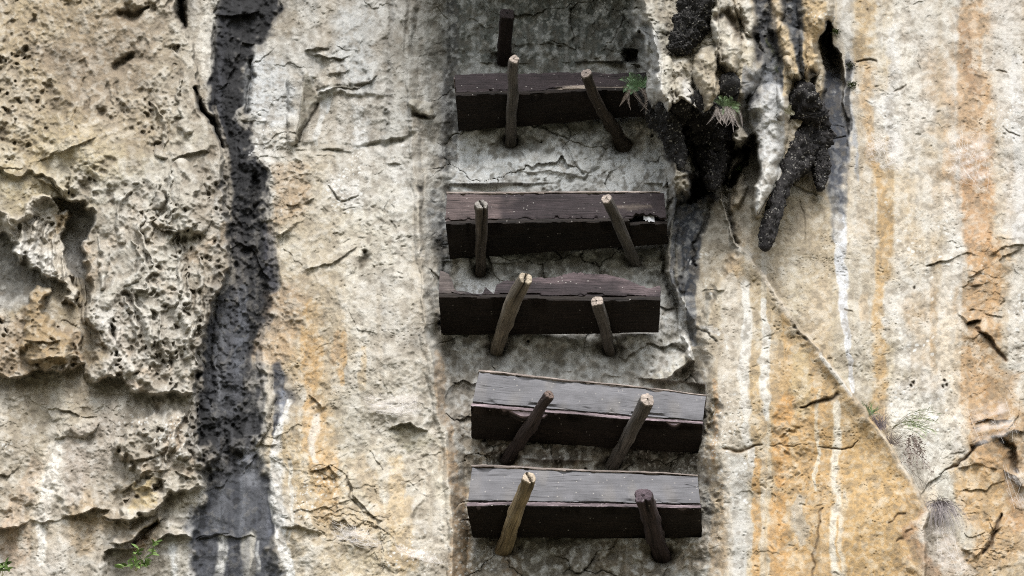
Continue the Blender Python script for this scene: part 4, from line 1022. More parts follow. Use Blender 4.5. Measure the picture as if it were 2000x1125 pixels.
# colour that goes with the grain of the stone
tint(0.30 * sst(0.2, 1.6, hp) * (1 - mB), (228, 225, 218))
tint(0.34 * sst(0.2, 1.6, -hp) * (1 - mB), (120, 110, 96))
tint(0.30 * sst(0.3, 1.5, F10) * (1 - mB), (226, 222, 212))
tint(0.30 * sst(0.4, 1.6, -F10) * (1 - mB), (138, 124, 104))
tint(mB * 0.40 * sst(0.2, 1.4, VSF + 0.4 * F10) * sst(250, 600, V), (98, 99, 104))
tint(mB * 0.35 * sst(0.2, 1.4, VSF + 0.4 * F10) * sst(600, 250, V), (72, 73, 78))
tint(mB * 0.45 * sst(0.2, 1.4, -F10 - 0.5 * VSF), (26, 26, 28))
tint(mB * 0.3 * sst(0.9, 1.8, hp + 0.6 * F30) * sst(300, 420, V), (140, 134, 124))
SPK = 0.5 * F10 + 0.8 * hp
tint(mR * 0.40 * sst(0.2, 1.5, SPK), (206, 208, 205))
tint(mR * 0.36 * sst(0.3, 1.5, -SPK), (104, 102, 94))
tint(mR * 0.35 * sst(0.3, 1.4, VSF + 0.5 * F10), (190, 190, 186))
tint(0.35 * mTufa * np.clip(pit + pit2, 0, 1), (120, 104, 84))
# lichen specks
w1, _, wid, _, _ = worley(U + 0.5 * WX, V + 0.5 * WY, 9, 9, 70)
lich = sst(0.42, 0.25, w1) * (wid > 0.80) * sst(0.1, 0.9, LICH + 0.45 * F30)
tint(0.85 * lich, (232, 231, 226))
w2, _, wid2, _, _ = worley(U + 0.5 * WX, V + 0.5 * WY, 5, 5, 71)
lich2 = sst(0.45, 0.25, w2) * (wid2 > 0.78) * sst(0.0, 0.8, LICH + 0.5 * F90)
tint(0.8 * lich2, (236, 235, 230))

# rock meets each stake where the stake goes in, and clears the coffins
for s in STAKES:
    u0, v0 = s['px'][-1]
    sl = window([(u0, v0)], 70)
    q = np.exp(-(((U[sl] - u0) / 26) ** 2 + ((V[sl] - v0 - 4) / 22) ** 2))
    D[sl] += (s['Dbase'] - 0.01 - D[sl]) * q
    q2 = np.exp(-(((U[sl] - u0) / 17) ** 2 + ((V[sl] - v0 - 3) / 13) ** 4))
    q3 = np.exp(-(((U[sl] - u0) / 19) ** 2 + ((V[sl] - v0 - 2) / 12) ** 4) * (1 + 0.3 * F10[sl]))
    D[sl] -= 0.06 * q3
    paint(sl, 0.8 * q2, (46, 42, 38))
for c in COFFINS:
    (x0, y0), (x1, y1) = c['bb']; (x2, y2), (x3, y3) = c['fb']; (x4, y4), (x5, y5) = c['ft']
    if c is COFFINS[0]: x5, x3, x1 = 1224, 1226, 1256
    sl, m, _ = poly([(x4 + 4, y4 - 20), (x5 - 2, y5 - 20), (x3 - 2, y3), (x1 - 3, y1), (x0 + 3, y0), (x2 + 3, y2)], 3, 0.1)
    D[sl] = np.where(m > 0.5, np.minimum(D[sl], 0.02 + 0.01 * F30[sl]), D[sl])

def depth_at(u, v):
    j = np.clip(np.searchsorted(us, u), 0, NU - 1); i = np.clip(np.searchsorted(vs, v), 0, NV - 1)
    return float(D[i, j])

P = at_depth(U, V, D).astype(np.float32)
me = bpy.data.meshes.new('cliff')
nf = (NU - 1) * (NV - 1)
me.vertices.add(NU * NV); me.loops.add(nf * 4); me.polygons.add(nf)
me.vertices.foreach_set('co', P.reshape(-1))
idx = np.arange(NU * NV, dtype=np.int32).reshape(NV, NU)
quads = np.stack([idx[1:, :-1], idx[1:, 1:], idx[:-1, 1:], idx[:-1, :-1]], -1).reshape(-1)
me.loops.foreach_set('vertex_index', quads)
me.polygons.foreach_set('loop_start', np.arange(nf, dtype=np.int32) * 4)
me.polygons.foreach_set('use_smooth', np.ones(nf, bool))
me.update(calc_edges=True)
ca = me.color_attributes.new('Col', 'FLOAT_COLOR', 'POINT')
c4 = np.ones((NV, NU, 4), np.float32)
gray = C.mean(-1, keepdims=True)
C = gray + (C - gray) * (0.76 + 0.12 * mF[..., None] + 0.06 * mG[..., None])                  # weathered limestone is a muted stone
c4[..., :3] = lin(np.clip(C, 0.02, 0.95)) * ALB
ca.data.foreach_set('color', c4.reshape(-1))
me.materials.append(M_ROCK)
cliff = bpy.data.objects.new('cliff', me)
COL.objects.link(cliff)
tag(cliff, 'tall pale limestone cliff face with black and orange streaks', 'cliff', kind='structure')
del c4, P, quads, idx

ground_v = [(-400, -400, 0), (400, -400, 0), (400, 60, 0), (-400, 60, 0)]
gm, gnt, gb = new_mat('earth')
gn = N(gnt, 'ShaderNodeTexNoise', Scale=0.8, Detail=6.0)
gtc = N(gnt, 'ShaderNodeTexCoord')
gnt.links.new(gtc.outputs['Object'], gn.inputs['Vector'])
gnt.links.new(ramp(gnt, gn.outputs[0], [(0.35, (0.05, 0.06, 0.03, 1)), (0.65, (0.16, 0.14, 0.10, 1))]), gb.inputs['Base Color'])
gb.inputs['Roughness'].default_value = 0.95
tag(mesh_obj('ground', ground_v, [(0, 1, 2, 3)], gm, smooth=False), 'bare earth at the foot of the cliff', 'ground', kind='structure')

rng = random.Random(5)
def nz(p, s, seed=0.0):
    return mnoise.noise(Vector((p[0] * s + seed, p[1] * s - seed * 0.7, p[2] * s + seed * 1.3)))

def hexmap(c):
    FB, FT, BB, BT = c['FB'], c['FT'], c['BB'], c['BT']
    def f(a, b, h):
        lo = (FB[0] * (1 - a) + FB[1] * a) * (1 - b) + (BB[0] * (1 - a) + BB[1] * a) * b
        hi = (FT[0] * (1 - a) + FT[1] * a) * (1 - b) + (BT[0] * (1 - a) + BT[1] * a) * b
        return lo * (1 - h) + hi * h
    L = np.linalg.norm(FB[1] - FB[0]); W = np.linalg.norm(BB[0] - FB[0]); H = np.linalg.norm(FT[0] - FB[0])
    return f, L, W, H

def board(name, parent, c, a0, a1, b0, b1, h0, h1, colf, mat, n=110, m=5, top=None, bot=None, rough=0.006, seed=0.0):
    """a plank inside the coffin's box; a along, b back, h up (0..1); top(a)/bot(a) reshape its edges (in h)"""
    f, L, W, H = hexmap(c)
    ring = []
    for k in range(m): ring.append((k / m, 0.0))
    for k in range(m): ring.append((1.0, k / m))
    for k in range(m): ring.append((1 - k / m, 1.0))
    for k in range(m): ring.append((0.0, 1 - k / m))
    nr = len(ring)
    V_, G_, C_ = [], [], []
    wb, hh = (b1 - b0) * W, (h1 - h0) * H
    for i in range(n):
        s = i / (n - 1)
        a = a0 + (a1 - a0) * s
        hb = bot(a) if bot else h0
        ht = top(a) if top else h1
        for (p, q) in ring:
            # round the arrises a little
            pp, qq = p, q
            e = 0.004
            if q in (0.0, 1.0) and p in (0.0, 1.0):
                pp = p + (e / max(wb, 0.01)) * (1 if p == 0 else -1)
            b = b0 + (b1 - b0) * pp
            h = hb + (ht - hb) * qq
            w = np.array(f(a, b, h))
            la, lb, lh = a * L, b * W, h * H
            k1 = nz((la * 0.25, lb, lh), 9, seed); k2 = nz((la * 0.5, lb * 2, lh * 2), 22, seed + 3)
            k3 = nz((la * 2, lb * 3, lh * 3), 30, seed + 8)
            wob = mnoise.noise(Vector((la * 1.7, seed, 0.3)))
            w[1] += rough * (0.8 * k1 + 0.5 * k2)
            w[2] += rough * (0.8 * nz((la * 0.3, lb, lh), 9, seed + 5) + 0.5 * k3) + 0.014 * wob + 0.006 * mnoise.noise(Vector((la * 5, seed, 2.3)))
            if q in (0.0, 1.0) and p < 0.25:      # worn and chipped arris
                ch = max(0, mnoise.noise(Vector((la * 6, seed * 2, q * 5))) - 0.12) + 0.6 * max(0, mnoise.noise(Vector((la * 17, seed * 2, q * 5 + 3))) - 0.2)
                w[2] += (0.10 if q == 0 else -0.09) * ch * (rough / 0.006)
                w[1] += 0.03 * ch
            if i in (0, n - 1): w[0] += rough * (1.2 * nz((lh, lb, 0), 30, seed + 9))
            V_.append(w); G_.append((la + seed, lb, lh + seed * 0.37)); C_.append(colf(a, b, h, k1, k2, (lb, lh), q))
    F_ = []
    for i in range(n - 1):
        for k in range(nr):
            a, b = i * nr + k, i * nr + (k + 1) % nr
            F_.append((a, a + nr, b + nr, b))
    # end grain: fan
    for i, flip in ((0, False), (n - 1, True)):
        cidx = len(V_)
        V_.append(np.mean([V_[i * nr + k] for k in range(nr)], axis=0)); G_.append(G_[i * nr]); C_.append(C_[i * nr])
        for k in range(nr):
            t = (cidx, i * nr + k, i * nr + (k + 1) % nr)
            F_.append(t[::-1] if flip else t)
    o = mesh_obj(name, V_, F_, mat, parent=parent, col=np.array(C_), grain=np.array(G_), smooth=True)
    try:
        with bpy.context.temp_override(object=o, active_object=o, selected_objects=[o], selected_editable_objects=[o]):
            bpy.ops.object.shade_smooth_by_angle(angle=R(38))
    except Exception:
        pass
    return o

def L3(r, g_, b_): return lin(np.array([r, g_, b_]) / 255.0)
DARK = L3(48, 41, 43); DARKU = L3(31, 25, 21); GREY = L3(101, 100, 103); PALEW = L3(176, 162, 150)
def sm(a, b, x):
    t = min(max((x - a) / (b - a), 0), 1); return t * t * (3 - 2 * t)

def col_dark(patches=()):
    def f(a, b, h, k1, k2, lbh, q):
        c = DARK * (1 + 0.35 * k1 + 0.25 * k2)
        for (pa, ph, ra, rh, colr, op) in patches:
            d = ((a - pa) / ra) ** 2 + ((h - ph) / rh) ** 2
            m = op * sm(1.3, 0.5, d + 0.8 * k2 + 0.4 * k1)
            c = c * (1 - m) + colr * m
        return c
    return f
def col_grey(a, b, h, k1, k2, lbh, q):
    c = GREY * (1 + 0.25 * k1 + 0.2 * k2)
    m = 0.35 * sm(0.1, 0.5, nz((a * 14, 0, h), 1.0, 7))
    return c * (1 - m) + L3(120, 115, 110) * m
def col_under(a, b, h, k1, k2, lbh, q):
    return DARKU * (1 + 0.4 * k1 + 0.3 * k2)  # underside tone darkened past the wood's own, putting its shade into the colour
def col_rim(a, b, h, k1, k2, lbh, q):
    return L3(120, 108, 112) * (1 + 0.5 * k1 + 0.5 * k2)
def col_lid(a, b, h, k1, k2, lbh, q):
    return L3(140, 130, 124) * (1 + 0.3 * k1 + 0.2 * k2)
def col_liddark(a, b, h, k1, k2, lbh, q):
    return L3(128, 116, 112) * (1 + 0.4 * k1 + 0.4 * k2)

GRP = 'wooden coffins hanging on the cliff'
CL = ['dark brown coffin at the top, its right end behind the fern and black rock',
      'dark brown coffin with a hole and a white scrap at its lower right corner',
      'dark coffin with a broken, notched upper edge, third from the top',
      'grey coffin that slopes down to the right, directly above the lowest one',
      'grey coffin with a pale strip along its lower front edge, lowest of the five']
for i, c in enumerate(COFFINS):
    base = (c['FB'][0] + c['FB'][1] + c['BB'][0] + c['BB'][1]) / 4
    root = empty('coffin', Vector(base), CL[i], 'coffin', GRP)
    sd = 3.1 * i + 1
    f, L, W, H = hexmap(c)
    tw, th = 0.05 / W, 0.05 / H
    if i == 0:
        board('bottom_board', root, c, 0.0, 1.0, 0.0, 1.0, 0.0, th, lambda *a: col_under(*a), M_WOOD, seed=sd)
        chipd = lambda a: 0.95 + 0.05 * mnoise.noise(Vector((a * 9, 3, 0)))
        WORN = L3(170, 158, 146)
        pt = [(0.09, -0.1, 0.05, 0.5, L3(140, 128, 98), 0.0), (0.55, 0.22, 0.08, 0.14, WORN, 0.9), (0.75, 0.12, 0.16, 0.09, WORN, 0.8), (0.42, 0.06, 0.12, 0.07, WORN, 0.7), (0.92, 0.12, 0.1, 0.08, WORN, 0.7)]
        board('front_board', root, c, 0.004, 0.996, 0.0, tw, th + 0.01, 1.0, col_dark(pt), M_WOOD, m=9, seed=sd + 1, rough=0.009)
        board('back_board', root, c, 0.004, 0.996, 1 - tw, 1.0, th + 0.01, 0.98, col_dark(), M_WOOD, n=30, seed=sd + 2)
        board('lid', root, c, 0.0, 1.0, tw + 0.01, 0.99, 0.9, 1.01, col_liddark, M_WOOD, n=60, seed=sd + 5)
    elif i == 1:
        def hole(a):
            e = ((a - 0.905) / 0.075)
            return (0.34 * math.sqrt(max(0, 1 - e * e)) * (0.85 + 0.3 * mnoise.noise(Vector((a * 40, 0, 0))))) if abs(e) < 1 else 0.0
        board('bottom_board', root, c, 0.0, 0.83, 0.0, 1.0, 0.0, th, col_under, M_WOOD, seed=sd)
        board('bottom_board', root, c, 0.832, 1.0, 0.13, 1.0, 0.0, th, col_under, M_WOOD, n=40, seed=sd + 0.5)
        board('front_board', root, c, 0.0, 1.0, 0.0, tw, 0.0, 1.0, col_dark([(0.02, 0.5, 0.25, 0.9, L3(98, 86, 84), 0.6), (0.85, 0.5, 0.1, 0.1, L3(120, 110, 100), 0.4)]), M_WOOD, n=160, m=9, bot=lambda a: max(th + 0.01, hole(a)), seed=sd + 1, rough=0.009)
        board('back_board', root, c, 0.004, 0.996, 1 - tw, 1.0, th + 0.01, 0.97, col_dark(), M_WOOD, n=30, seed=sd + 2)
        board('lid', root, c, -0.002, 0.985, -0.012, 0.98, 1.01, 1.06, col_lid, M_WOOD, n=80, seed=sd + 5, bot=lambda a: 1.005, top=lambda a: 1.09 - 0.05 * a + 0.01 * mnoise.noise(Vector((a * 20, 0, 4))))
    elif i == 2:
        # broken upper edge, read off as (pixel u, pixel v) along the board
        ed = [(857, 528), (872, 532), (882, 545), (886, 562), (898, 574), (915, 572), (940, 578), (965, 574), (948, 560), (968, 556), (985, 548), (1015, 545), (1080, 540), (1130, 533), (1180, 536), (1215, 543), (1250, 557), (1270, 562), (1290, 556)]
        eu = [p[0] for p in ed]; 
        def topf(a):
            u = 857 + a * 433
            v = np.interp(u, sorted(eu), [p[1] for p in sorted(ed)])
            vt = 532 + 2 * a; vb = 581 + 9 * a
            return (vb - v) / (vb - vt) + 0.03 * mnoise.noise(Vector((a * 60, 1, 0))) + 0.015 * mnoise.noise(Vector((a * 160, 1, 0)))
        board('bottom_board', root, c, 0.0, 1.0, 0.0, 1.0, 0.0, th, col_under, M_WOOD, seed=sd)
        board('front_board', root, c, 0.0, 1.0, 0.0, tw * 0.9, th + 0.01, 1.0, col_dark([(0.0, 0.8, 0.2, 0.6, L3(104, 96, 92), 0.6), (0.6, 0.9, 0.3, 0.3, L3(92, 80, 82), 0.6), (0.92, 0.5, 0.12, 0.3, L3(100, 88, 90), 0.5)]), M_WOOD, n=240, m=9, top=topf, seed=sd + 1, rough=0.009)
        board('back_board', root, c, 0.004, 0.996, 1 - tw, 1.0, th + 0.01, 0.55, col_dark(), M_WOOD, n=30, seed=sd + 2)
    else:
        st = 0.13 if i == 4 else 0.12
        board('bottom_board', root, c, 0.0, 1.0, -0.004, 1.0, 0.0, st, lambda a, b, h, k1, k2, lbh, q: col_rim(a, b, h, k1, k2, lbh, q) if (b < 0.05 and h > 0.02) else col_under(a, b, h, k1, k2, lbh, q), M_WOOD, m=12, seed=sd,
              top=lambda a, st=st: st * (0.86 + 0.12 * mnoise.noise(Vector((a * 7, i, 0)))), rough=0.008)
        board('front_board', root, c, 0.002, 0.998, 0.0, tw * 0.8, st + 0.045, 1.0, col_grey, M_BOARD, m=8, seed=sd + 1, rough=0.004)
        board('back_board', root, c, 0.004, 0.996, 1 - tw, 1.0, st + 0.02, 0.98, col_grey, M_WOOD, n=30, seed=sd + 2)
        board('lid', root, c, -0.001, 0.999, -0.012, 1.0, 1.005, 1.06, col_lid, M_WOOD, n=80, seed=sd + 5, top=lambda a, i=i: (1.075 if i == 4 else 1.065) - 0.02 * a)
    inner = (0.055 if i >= 3 else 0.065) 
    for (e0, e1) in ((0.006, 0.03), (0.97, 0.994)):
        board('end_board', root, c, e0, e1, tw + 0.005, 1 - tw - 0.005, 0.16, (0.9 if i in (1, 3, 4) else 0.86) if i != 2 else 0.5, col_grey if i >= 3 else col_dark(), M_WOOD, n=4, seed=sd + 6)

# ---- stakes
def tube_rings(P, r, nseg):
    """resample a polyline with a smooth spline"""
    P = [Vector(p) for p in P]
    if len(P) == 2: P = [P[0], (P[0] + P[1]) / 2, P[1]]; r = [r[0], (r[0] + r[-1]) / 2, r[-1]]
    if len(r) != len(P): r = list(np.interp(np.linspace(0, 1, len(P)), np.linspace(0, 1, len(r)), r))
    n = len(P); out = []
    for i in range(nseg + 1):
        x = i / nseg * (n - 1); k = min(int(x), n - 2); t = x - k
        p0 = P[k - 1] if k > 0 else P[0] * 2 - P[1]; p1, p2 = P[k], P[k + 1]; p3 = P[k + 2] if k + 2 < n else P[n - 1] * 2 - P[n - 2]
        q = 0.5 * ((2 * p1) + (p2 - p0) * t + (2 * p0 - 5 * p1 + 4 * p2 - p3) * t * t + (3 * p1 - p0 - 3 * p2 + p3) * t ** 3)
        out.append((q, r[k] * (1 - t) + r[k + 1] * t))
    return out

PEGCOL = {'grey': (L3(88, 84, 80), L3(176, 164, 154)), 'dark': (L3(66, 59, 52), L3(160, 148, 140)), 'split': (L3(80, 73, 66), L3(158, 154, 148)),
          'splitpale': (L3(112, 105, 94), L3(186, 174, 154)), 'brown': (L3(60, 52, 50), L3(120, 104, 96)), 'yellow': (L3(136, 122, 96), L3(196, 182, 162)),
          'rotten': (L3(58, 49, 48), L3(92, 80, 86)), 'black': (L3(36, 28, 27), L3(52, 44, 44))}
PL = ['straight grey round stake with a pale cut end, left under the topmost coffin', 'bent dark stake thickening toward the rock, right under the topmost coffin',
      'stake split down its middle, left under the dark coffin with the hole', 'smooth grey stake leaning left, beside the hole of the second coffin',
      'thick pale stake with a cracked tip, in front of the notched coffin', 'short squared stake, right under the coffin with the broken upper edge',
      'thin dark brown stake, left under the sloping grey coffin', 'thick grey stake with a flat cut end, right under the sloping grey coffin',
      'yellowish stake with a cracked pale end, left under the lowest coffin', 'rotten dark stake with a crumbling tip, right under the lowest coffin',
      'black square stake sticking out of the rock above all coffins']
for i, s in enumerate(STAKES):
    body, endc = PEGCOL[s['look']]
    P = [Vector(p) for p in s['P']]
    r = list(s['r'])
    d = (P[-1] - P[-2]).normalized()
    P.append(P[-1] + d * 0.22); r.append(r[-1])
    rings = tube_rings(P, r, 70)
    nr = 36; V_, G_, C_ = [], [], []
    sq = {'black': 0.75, 'rotten': 0.4, 'grey': 0.12}.get(s['look'], 0.05)
    if i == 5: sq = 0.65
    split = s['look'] in ('split', 'splitpale', 'yellow')
    ln = 0.0
    for k, (q, rad) in enumerate(rings):
        t = (rings[min(k + 1, 70)][0] - rings[max(k - 1, 0)][0]).normalized()
        side = t.cross(Vector((0, 0, 1))).normalized(); upv = side.cross(t).normalized()
        if k: ln += (q - rings[k - 1][0]).length
        q = q + side * (0.011 * nz((ln * 4, i * 3.3, 0), 1.0, 1) * min(1, (70 - k) / 20)) + upv * (0.006 * nz((ln * 5, i * 2.3, 4), 1.0, 1))
        for j in range(nr):
            th_ = 2 * math.pi * j / nr
            cx, sx = math.cos(th_), math.sin(th_)
            rr = rad * (1 - sq + sq / max(abs(cx), abs(sx)) ) if sq else rad
            nf_ = 6 + i % 3; ph = (th_ + 0.4 * i + 0.25 * math.sin(ln * 3 + i)) % (2 * math.pi / nf_) - math.pi / nf_
            if not sq: rr *= 0.35 + 0.65 * math.cos(math.pi / nf_) / math.cos(ph) * 1.04
            kn_ = nz((i * 7.7, 0.5, ln * 5), 1.0, 5)
            rr *= 1 + 0.10 * nz((cx * 0.8 + i * 2, sx * 0.8, ln * 9), 1.0, 41) + 0.35 * max(0, nz((cx * 1.2 + i, sx * 1.2, ln * 7), 1.0, 31) - 0.15)
            rr *= 1 + 0.10 * nz((cx + i, sx, ln * 3), 1.6, i) + 0.06 * nz((cx * 2, sx * 2, ln * 4), 2.5, i + 7)
            if s['look'] == 'rotten': rr *= 1 + 0.12 * nz((cx * 2, sx * 2, ln * 6), 3, 2) * math.exp(-ln / 0.1)
            crack = 0
            if split or s['look'] in ('rotten',):
                # groove along the lower face; wide at the tip
                a0 = -math.pi / 2 + 0.12 + 0.35 * math.sin(ln * 4 + i)
                da = abs((th_ - a0 + math.pi) % (2 * math.pi) - math.pi)
                lenw = {'split': 0.9, 'splitpale': 0.55, 'yellow': 0.12, 'rotten': 0.6}[s['look']]
                crack = math.exp(-(da / 0.17) ** 2) * max(0, 1 - ln / lenw)
                rr *= 1 - 0.42 * crack
            if k == 0: rr *= 0.93
            w = q + side * (cx * rr) + upv * (sx * rr)
            if k < 2: w = w + t * (0.012 * nz((cx * rad * 40, sx * rad * 40, i), 1.0, 3))
            V_.append(w); G_.append((ln + i, cx * rad, sx * rad))
            c = body * (1 + 0.3 * nz((cx, sx, ln * 5), 1.2, i + 2)) * (1 - 0.85 * crack)
            if s['look'] == 'yellow': c = c * (1 - 0.35 * sm(0.35, 0.0, ln))
            if k == 0: c = endc * 0.75
            C_.append(c)
    F_ = []
    for k in range(70):
        for j in range(nr):
            a, b = k * nr + j, k * nr + (j + 1) % nr
            F_.append((a, b, b + nr, a + nr))
    # cut end: concentric rings so that the split shows
    prev = list(range(nr)); q0 = rings[0][0]
    t0_ = (rings[1][0] - rings[0][0]).normalized()
    for fr in (0.96, 0.7, 0.4, 0.15):
        cur = []
        for j in range(nr):
            w = q0 + (Vector(V_[j]) - q0) * fr
            th_ = 2 * math.pi * j / nr
            a0 = -math.pi / 2 + 0.12 + 0.35 * math.sin(i)
            # slot straight across the face
            off = abs(math.sin(th_ - a0)) * fr
            slot_ = (math.exp(-(off / 0.12) ** 2) if split else 0)
            w = w + t0_ * (0.05 * slot_) - t0_ * (0.006 * (1 - fr))
            cur.append(len(V_)); V_.append(w); G_.append((i + 0.02 * math.cos(th_) * fr, r[0] * fr * math.cos(th_), r[0] * fr * math.sin(th_)))
            C_.append(endc * 0.85 * (1 - 0.9 * slot_) * (1 + 0.25 * nz((fr * math.cos(th_) * 3, fr * math.sin(th_) * 3, i), 1.5, 1)))
        for j in range(nr):
            F_.append((prev[j], cur[j], cur[(j + 1) % nr], prev[(j + 1) % nr]))
        prev = cur
    F_.append(tuple(prev))
    o = mesh_obj('wooden_stake', V_, F_, M_PEG, col=np.array(C_), grain=np.array(G_), origin=tuple(s['P'][-1]))
    tag(o, PL[i], 'stake', 'wooden stakes driven into the cliff')

# ---- white scrap in the hole of the second coffin
c = COFFINS[1]; f, L, W, H = hexmap(c)
V_, F_ = [], []
for a in range(9):
    for b in range(7):
        p = np.array(f(0.898 + 0.048 * a / 8, 0.11 + 0.03 * b / 6, 0.06 + 0.34 * b / 6 + 0.05 * (1 - b / 6) * mnoise.noise(Vector((a * 1.1, 0, 0)))))
        p[1] += 0.008 * math.sin(a * 0.9 + b * 0.7)
        V_.append(p)
for a in range(8):
    for b in range(6):
        if (a, b) in ((0, 0), (0, 1), (1, 0), (2, 0), (7, 5)): continue
        F_.append((a * 7 + b, a * 7 + 7 + b, a * 7 + 8 + b, a * 7 + b + 1))
n0 = len(V_)
V_ += [v + np.array([0, 0.003, 0]) for v in V_[:n0]]
F_ += [tuple(k + n0 for k in q[::-1]) for q in F_]
M_PAPER, pnt, pb = new_mat('pale_scrap')
pb.inputs['Base Color'].default_value = (0.40, 0.40, 0.41, 1); pb.inputs['Roughness'].default_value = 0.8
tag(mesh_obj('scrap', V_, F_, M_PAPER, origin=tuple(V_[0])), 'small white scrap stuck in the hole of a dark coffin', 'scrap')

# ---- hanging black stalactites
def stalactite(path, rad, Ds, label, colf, seed, lump=0.42, nseg=220, nr=80, embed=0.25):
    P = [Vector(at_depth(u, v, d_)) for (u, v), d_ in zip(path, Ds)]
    rr = [q * PX for q in rad]
    rings = tube_rings(P, rr, nseg)
    V_, C_ = [], []
    for k, (q, r0) in enumerate(rings):
        t = (rings[min(k + 1, nseg)][0] - rings[max(k - 1, 0)][0]).normalized()
        side = t.cross(Vector((0, 1, 0))).normalized(); bk = side.cross(t).normalized()
        tt = k / nseg
        cap = math.sqrt(max(0, 1 - ((tt - 0.94) / 0.06) ** 2)) if tt > 0.94 else 1
        for j in range(nr):
            th_ = 2 * math.pi * j / nr
            p = q + side * (math.cos(th_) * r0 * cap) + bk * (math.sin(th_) * r0 * cap)
            n1 = nz(p, 7, seed); n2 = nz(p, 17, seed + 4); n3 = nz(p, 42, seed + 9); n4 = nz(p, 90, seed + 13)
            dsp = 0.34 * nz((p[0], p[1], p[2] * 0.6), 4.0, seed + 2) + lump * (0.7 * n1 + 0.8 * n2 + 0.65 * (abs(n3) - 0.2) + 0.4 * n4)
            w = p + (p - q) * (dsp if cap > 0.05 else 0)
            V_.append(w); C_.append(colf(w, n2, n3, n4, tt))
    F_ = []
    for k in range(nseg):
        for j in range(nr):
            a, b = k * nr + j, k * nr + (j + 1) % nr
            F_.append((a, b, b + nr, a + nr))
    F_.append(tuple(range(nr))[::-1]); F_.append(tuple((nseg * nr + j) for j in range(nr)))
    o = mesh_obj('stalactite', V_, F_, M_CRUST, col=np.array(C_), origin=tuple(P[0]))
    return tag(o, label, 'stalactite', 'stalactites hanging from the cliff')
def c_black(w, n2, n3, n4, tt):
    c = L3(27, 24, 24) * (1 + 0.5 * n2)
    return c
def c_black2(w, n2, n3, n4, tt):
    c = L3(26, 24, 23) * (1 + 0.5 * n2)
    return c
dS = lambda u, v, e: depth_at(u, v) + e
stalactite([(1380, -90), (1370, -20), (1352, 40), (1332, 88), (1328, 106)], [30, 33, 31, 24, 15], [dS(1380, -60, .02), dS(1370, 0, .08), dS(1352, 40, .12), dS(1335, 80, .12), dS(1330, 95, .12)], 'short thick black stalactite at the top edge, between the pale lobes', c_black2, 1.0)
d3 = [dS(1570, 175, -.02), dS(1574, 230, .10), dS(1566, 275, .16), dS(1545, 320, .24), dS(1524, 370, .30), dS(1508, 430, .34), dS(1494, 488, .36)]
stalactite([(1564, 158), (1572, 205), (1574, 250), (1560, 298), (1532, 355), (1508, 430), (1493, 490)], [7, 30, 45, 33, 15, 17, 12], d3, 'longest black stalactite, swollen at the top and bent like an elbow to a low tip', c_black, 2.0)
stalactite([(1588, 250), (1598, 300), (1602, 340), (1600, 372)], [20, 17, 14, 9], [d3[2] - .02, d3[2] + .02, d3[2] + .04, d3[2] + .05], 'short black stalactite pointing straight down, right beside the longest one', c_black, 3.0)
stalactite([(1330, 195), (1330, 225), (1328, 246)], [24, 17, 9], [dS(1330, 195, .02), dS(1330, 225, .08), dS(1328, 240, .09)], 'black stub hanging under the white knob of rock', c_black2, 4.0, lump=0.25, nseg=60, nr=48)
stalactite([(1425, 155), (1424, 180), (1416, 215), (1410, 240)], [18, 20, 12, 6], [dS(1425, 160, .02), dS(1424, 180, .05), dS(1416, 212, .06), dS(1410, 235, .06)], 'small black knob above the hanging dead fern', c_black2, 5.0, lump=0.3, nseg=60, nr=48)

d1 = COFFINS[0]['Df'] + 0.08
stalactite([(1256, 150), (1262, 190), (1286, 225), (1308, 265), (1314, 300)], [8, 17, 22, 20, 9], [d1, d1, d1 + .02, d1 + .03, d1 + .02], 'ragged black growth below the green fern, hiding the end of the topmost coffin', c_black2, 6.0, lump=0.6, nseg=120, nr=64)
stalactite([(1372, 195), (1380, 240), (1392, 290), (1396, 330), (1392, 372)], [26, 40, 40, 24, 9], [dS(1372, 195, .0), dS(1385, 240, .06), dS(1390, 290, .08), dS(1394, 330, .10), dS(1394, 330, .12)], 'bulky black crumbling mass behind the dead fern mop, in the dark hollow', c_black, 7.0, lump=0.6, nseg=160)
stalactite([(1300, 200), (1306, 235), (1322, 290), (1330, 330)], [12, 20, 16, 8], [dS(1310, 240, .05), dS(1312, 240, .1), dS(1320, 290, .1), dS(1325, 320, .1)], 'narrow black ragged drip on the left side of the dark hollow', c_black2, 8.0, lump=0.6, nseg=120, nr=56)
# ---- plants
class PM:
    def __init__(s): s.v, s.f, s.c = [], [], []
    def strip(s, pts, w, col, nrm):
        n = len(pts); b = len(s.v)
        for i, p in enumerate(pts):
            t = (pts[min(i + 1, n - 1)] - pts[max(i - 1, 0)])
            sd = t.cross(nrm)
            sd = sd.normalized() if sd.length > 1e-9 else Vector((1, 0, 0))
            ww = w[i] if hasattr(w, '__len__') else w
            s.v += [p - sd * ww, p + sd * ww]; s.c += [col, col]
        for i in range(n - 1):
            s.f.append((b + 2 * i, b + 2 * i + 1, b + 2 * i + 3, b + 2 * i + 2))
    def build(s, name, label, cat, group=None, parent=None, origin=None):
        o = mesh_obj(name, [tuple(v) for v in s.v], s.f, M_LEAF, parent=parent, col=np.array([list(c)[:3] for c in s.c]), origin=origin)
        return tag(o, label, cat, group) if parent is None else o

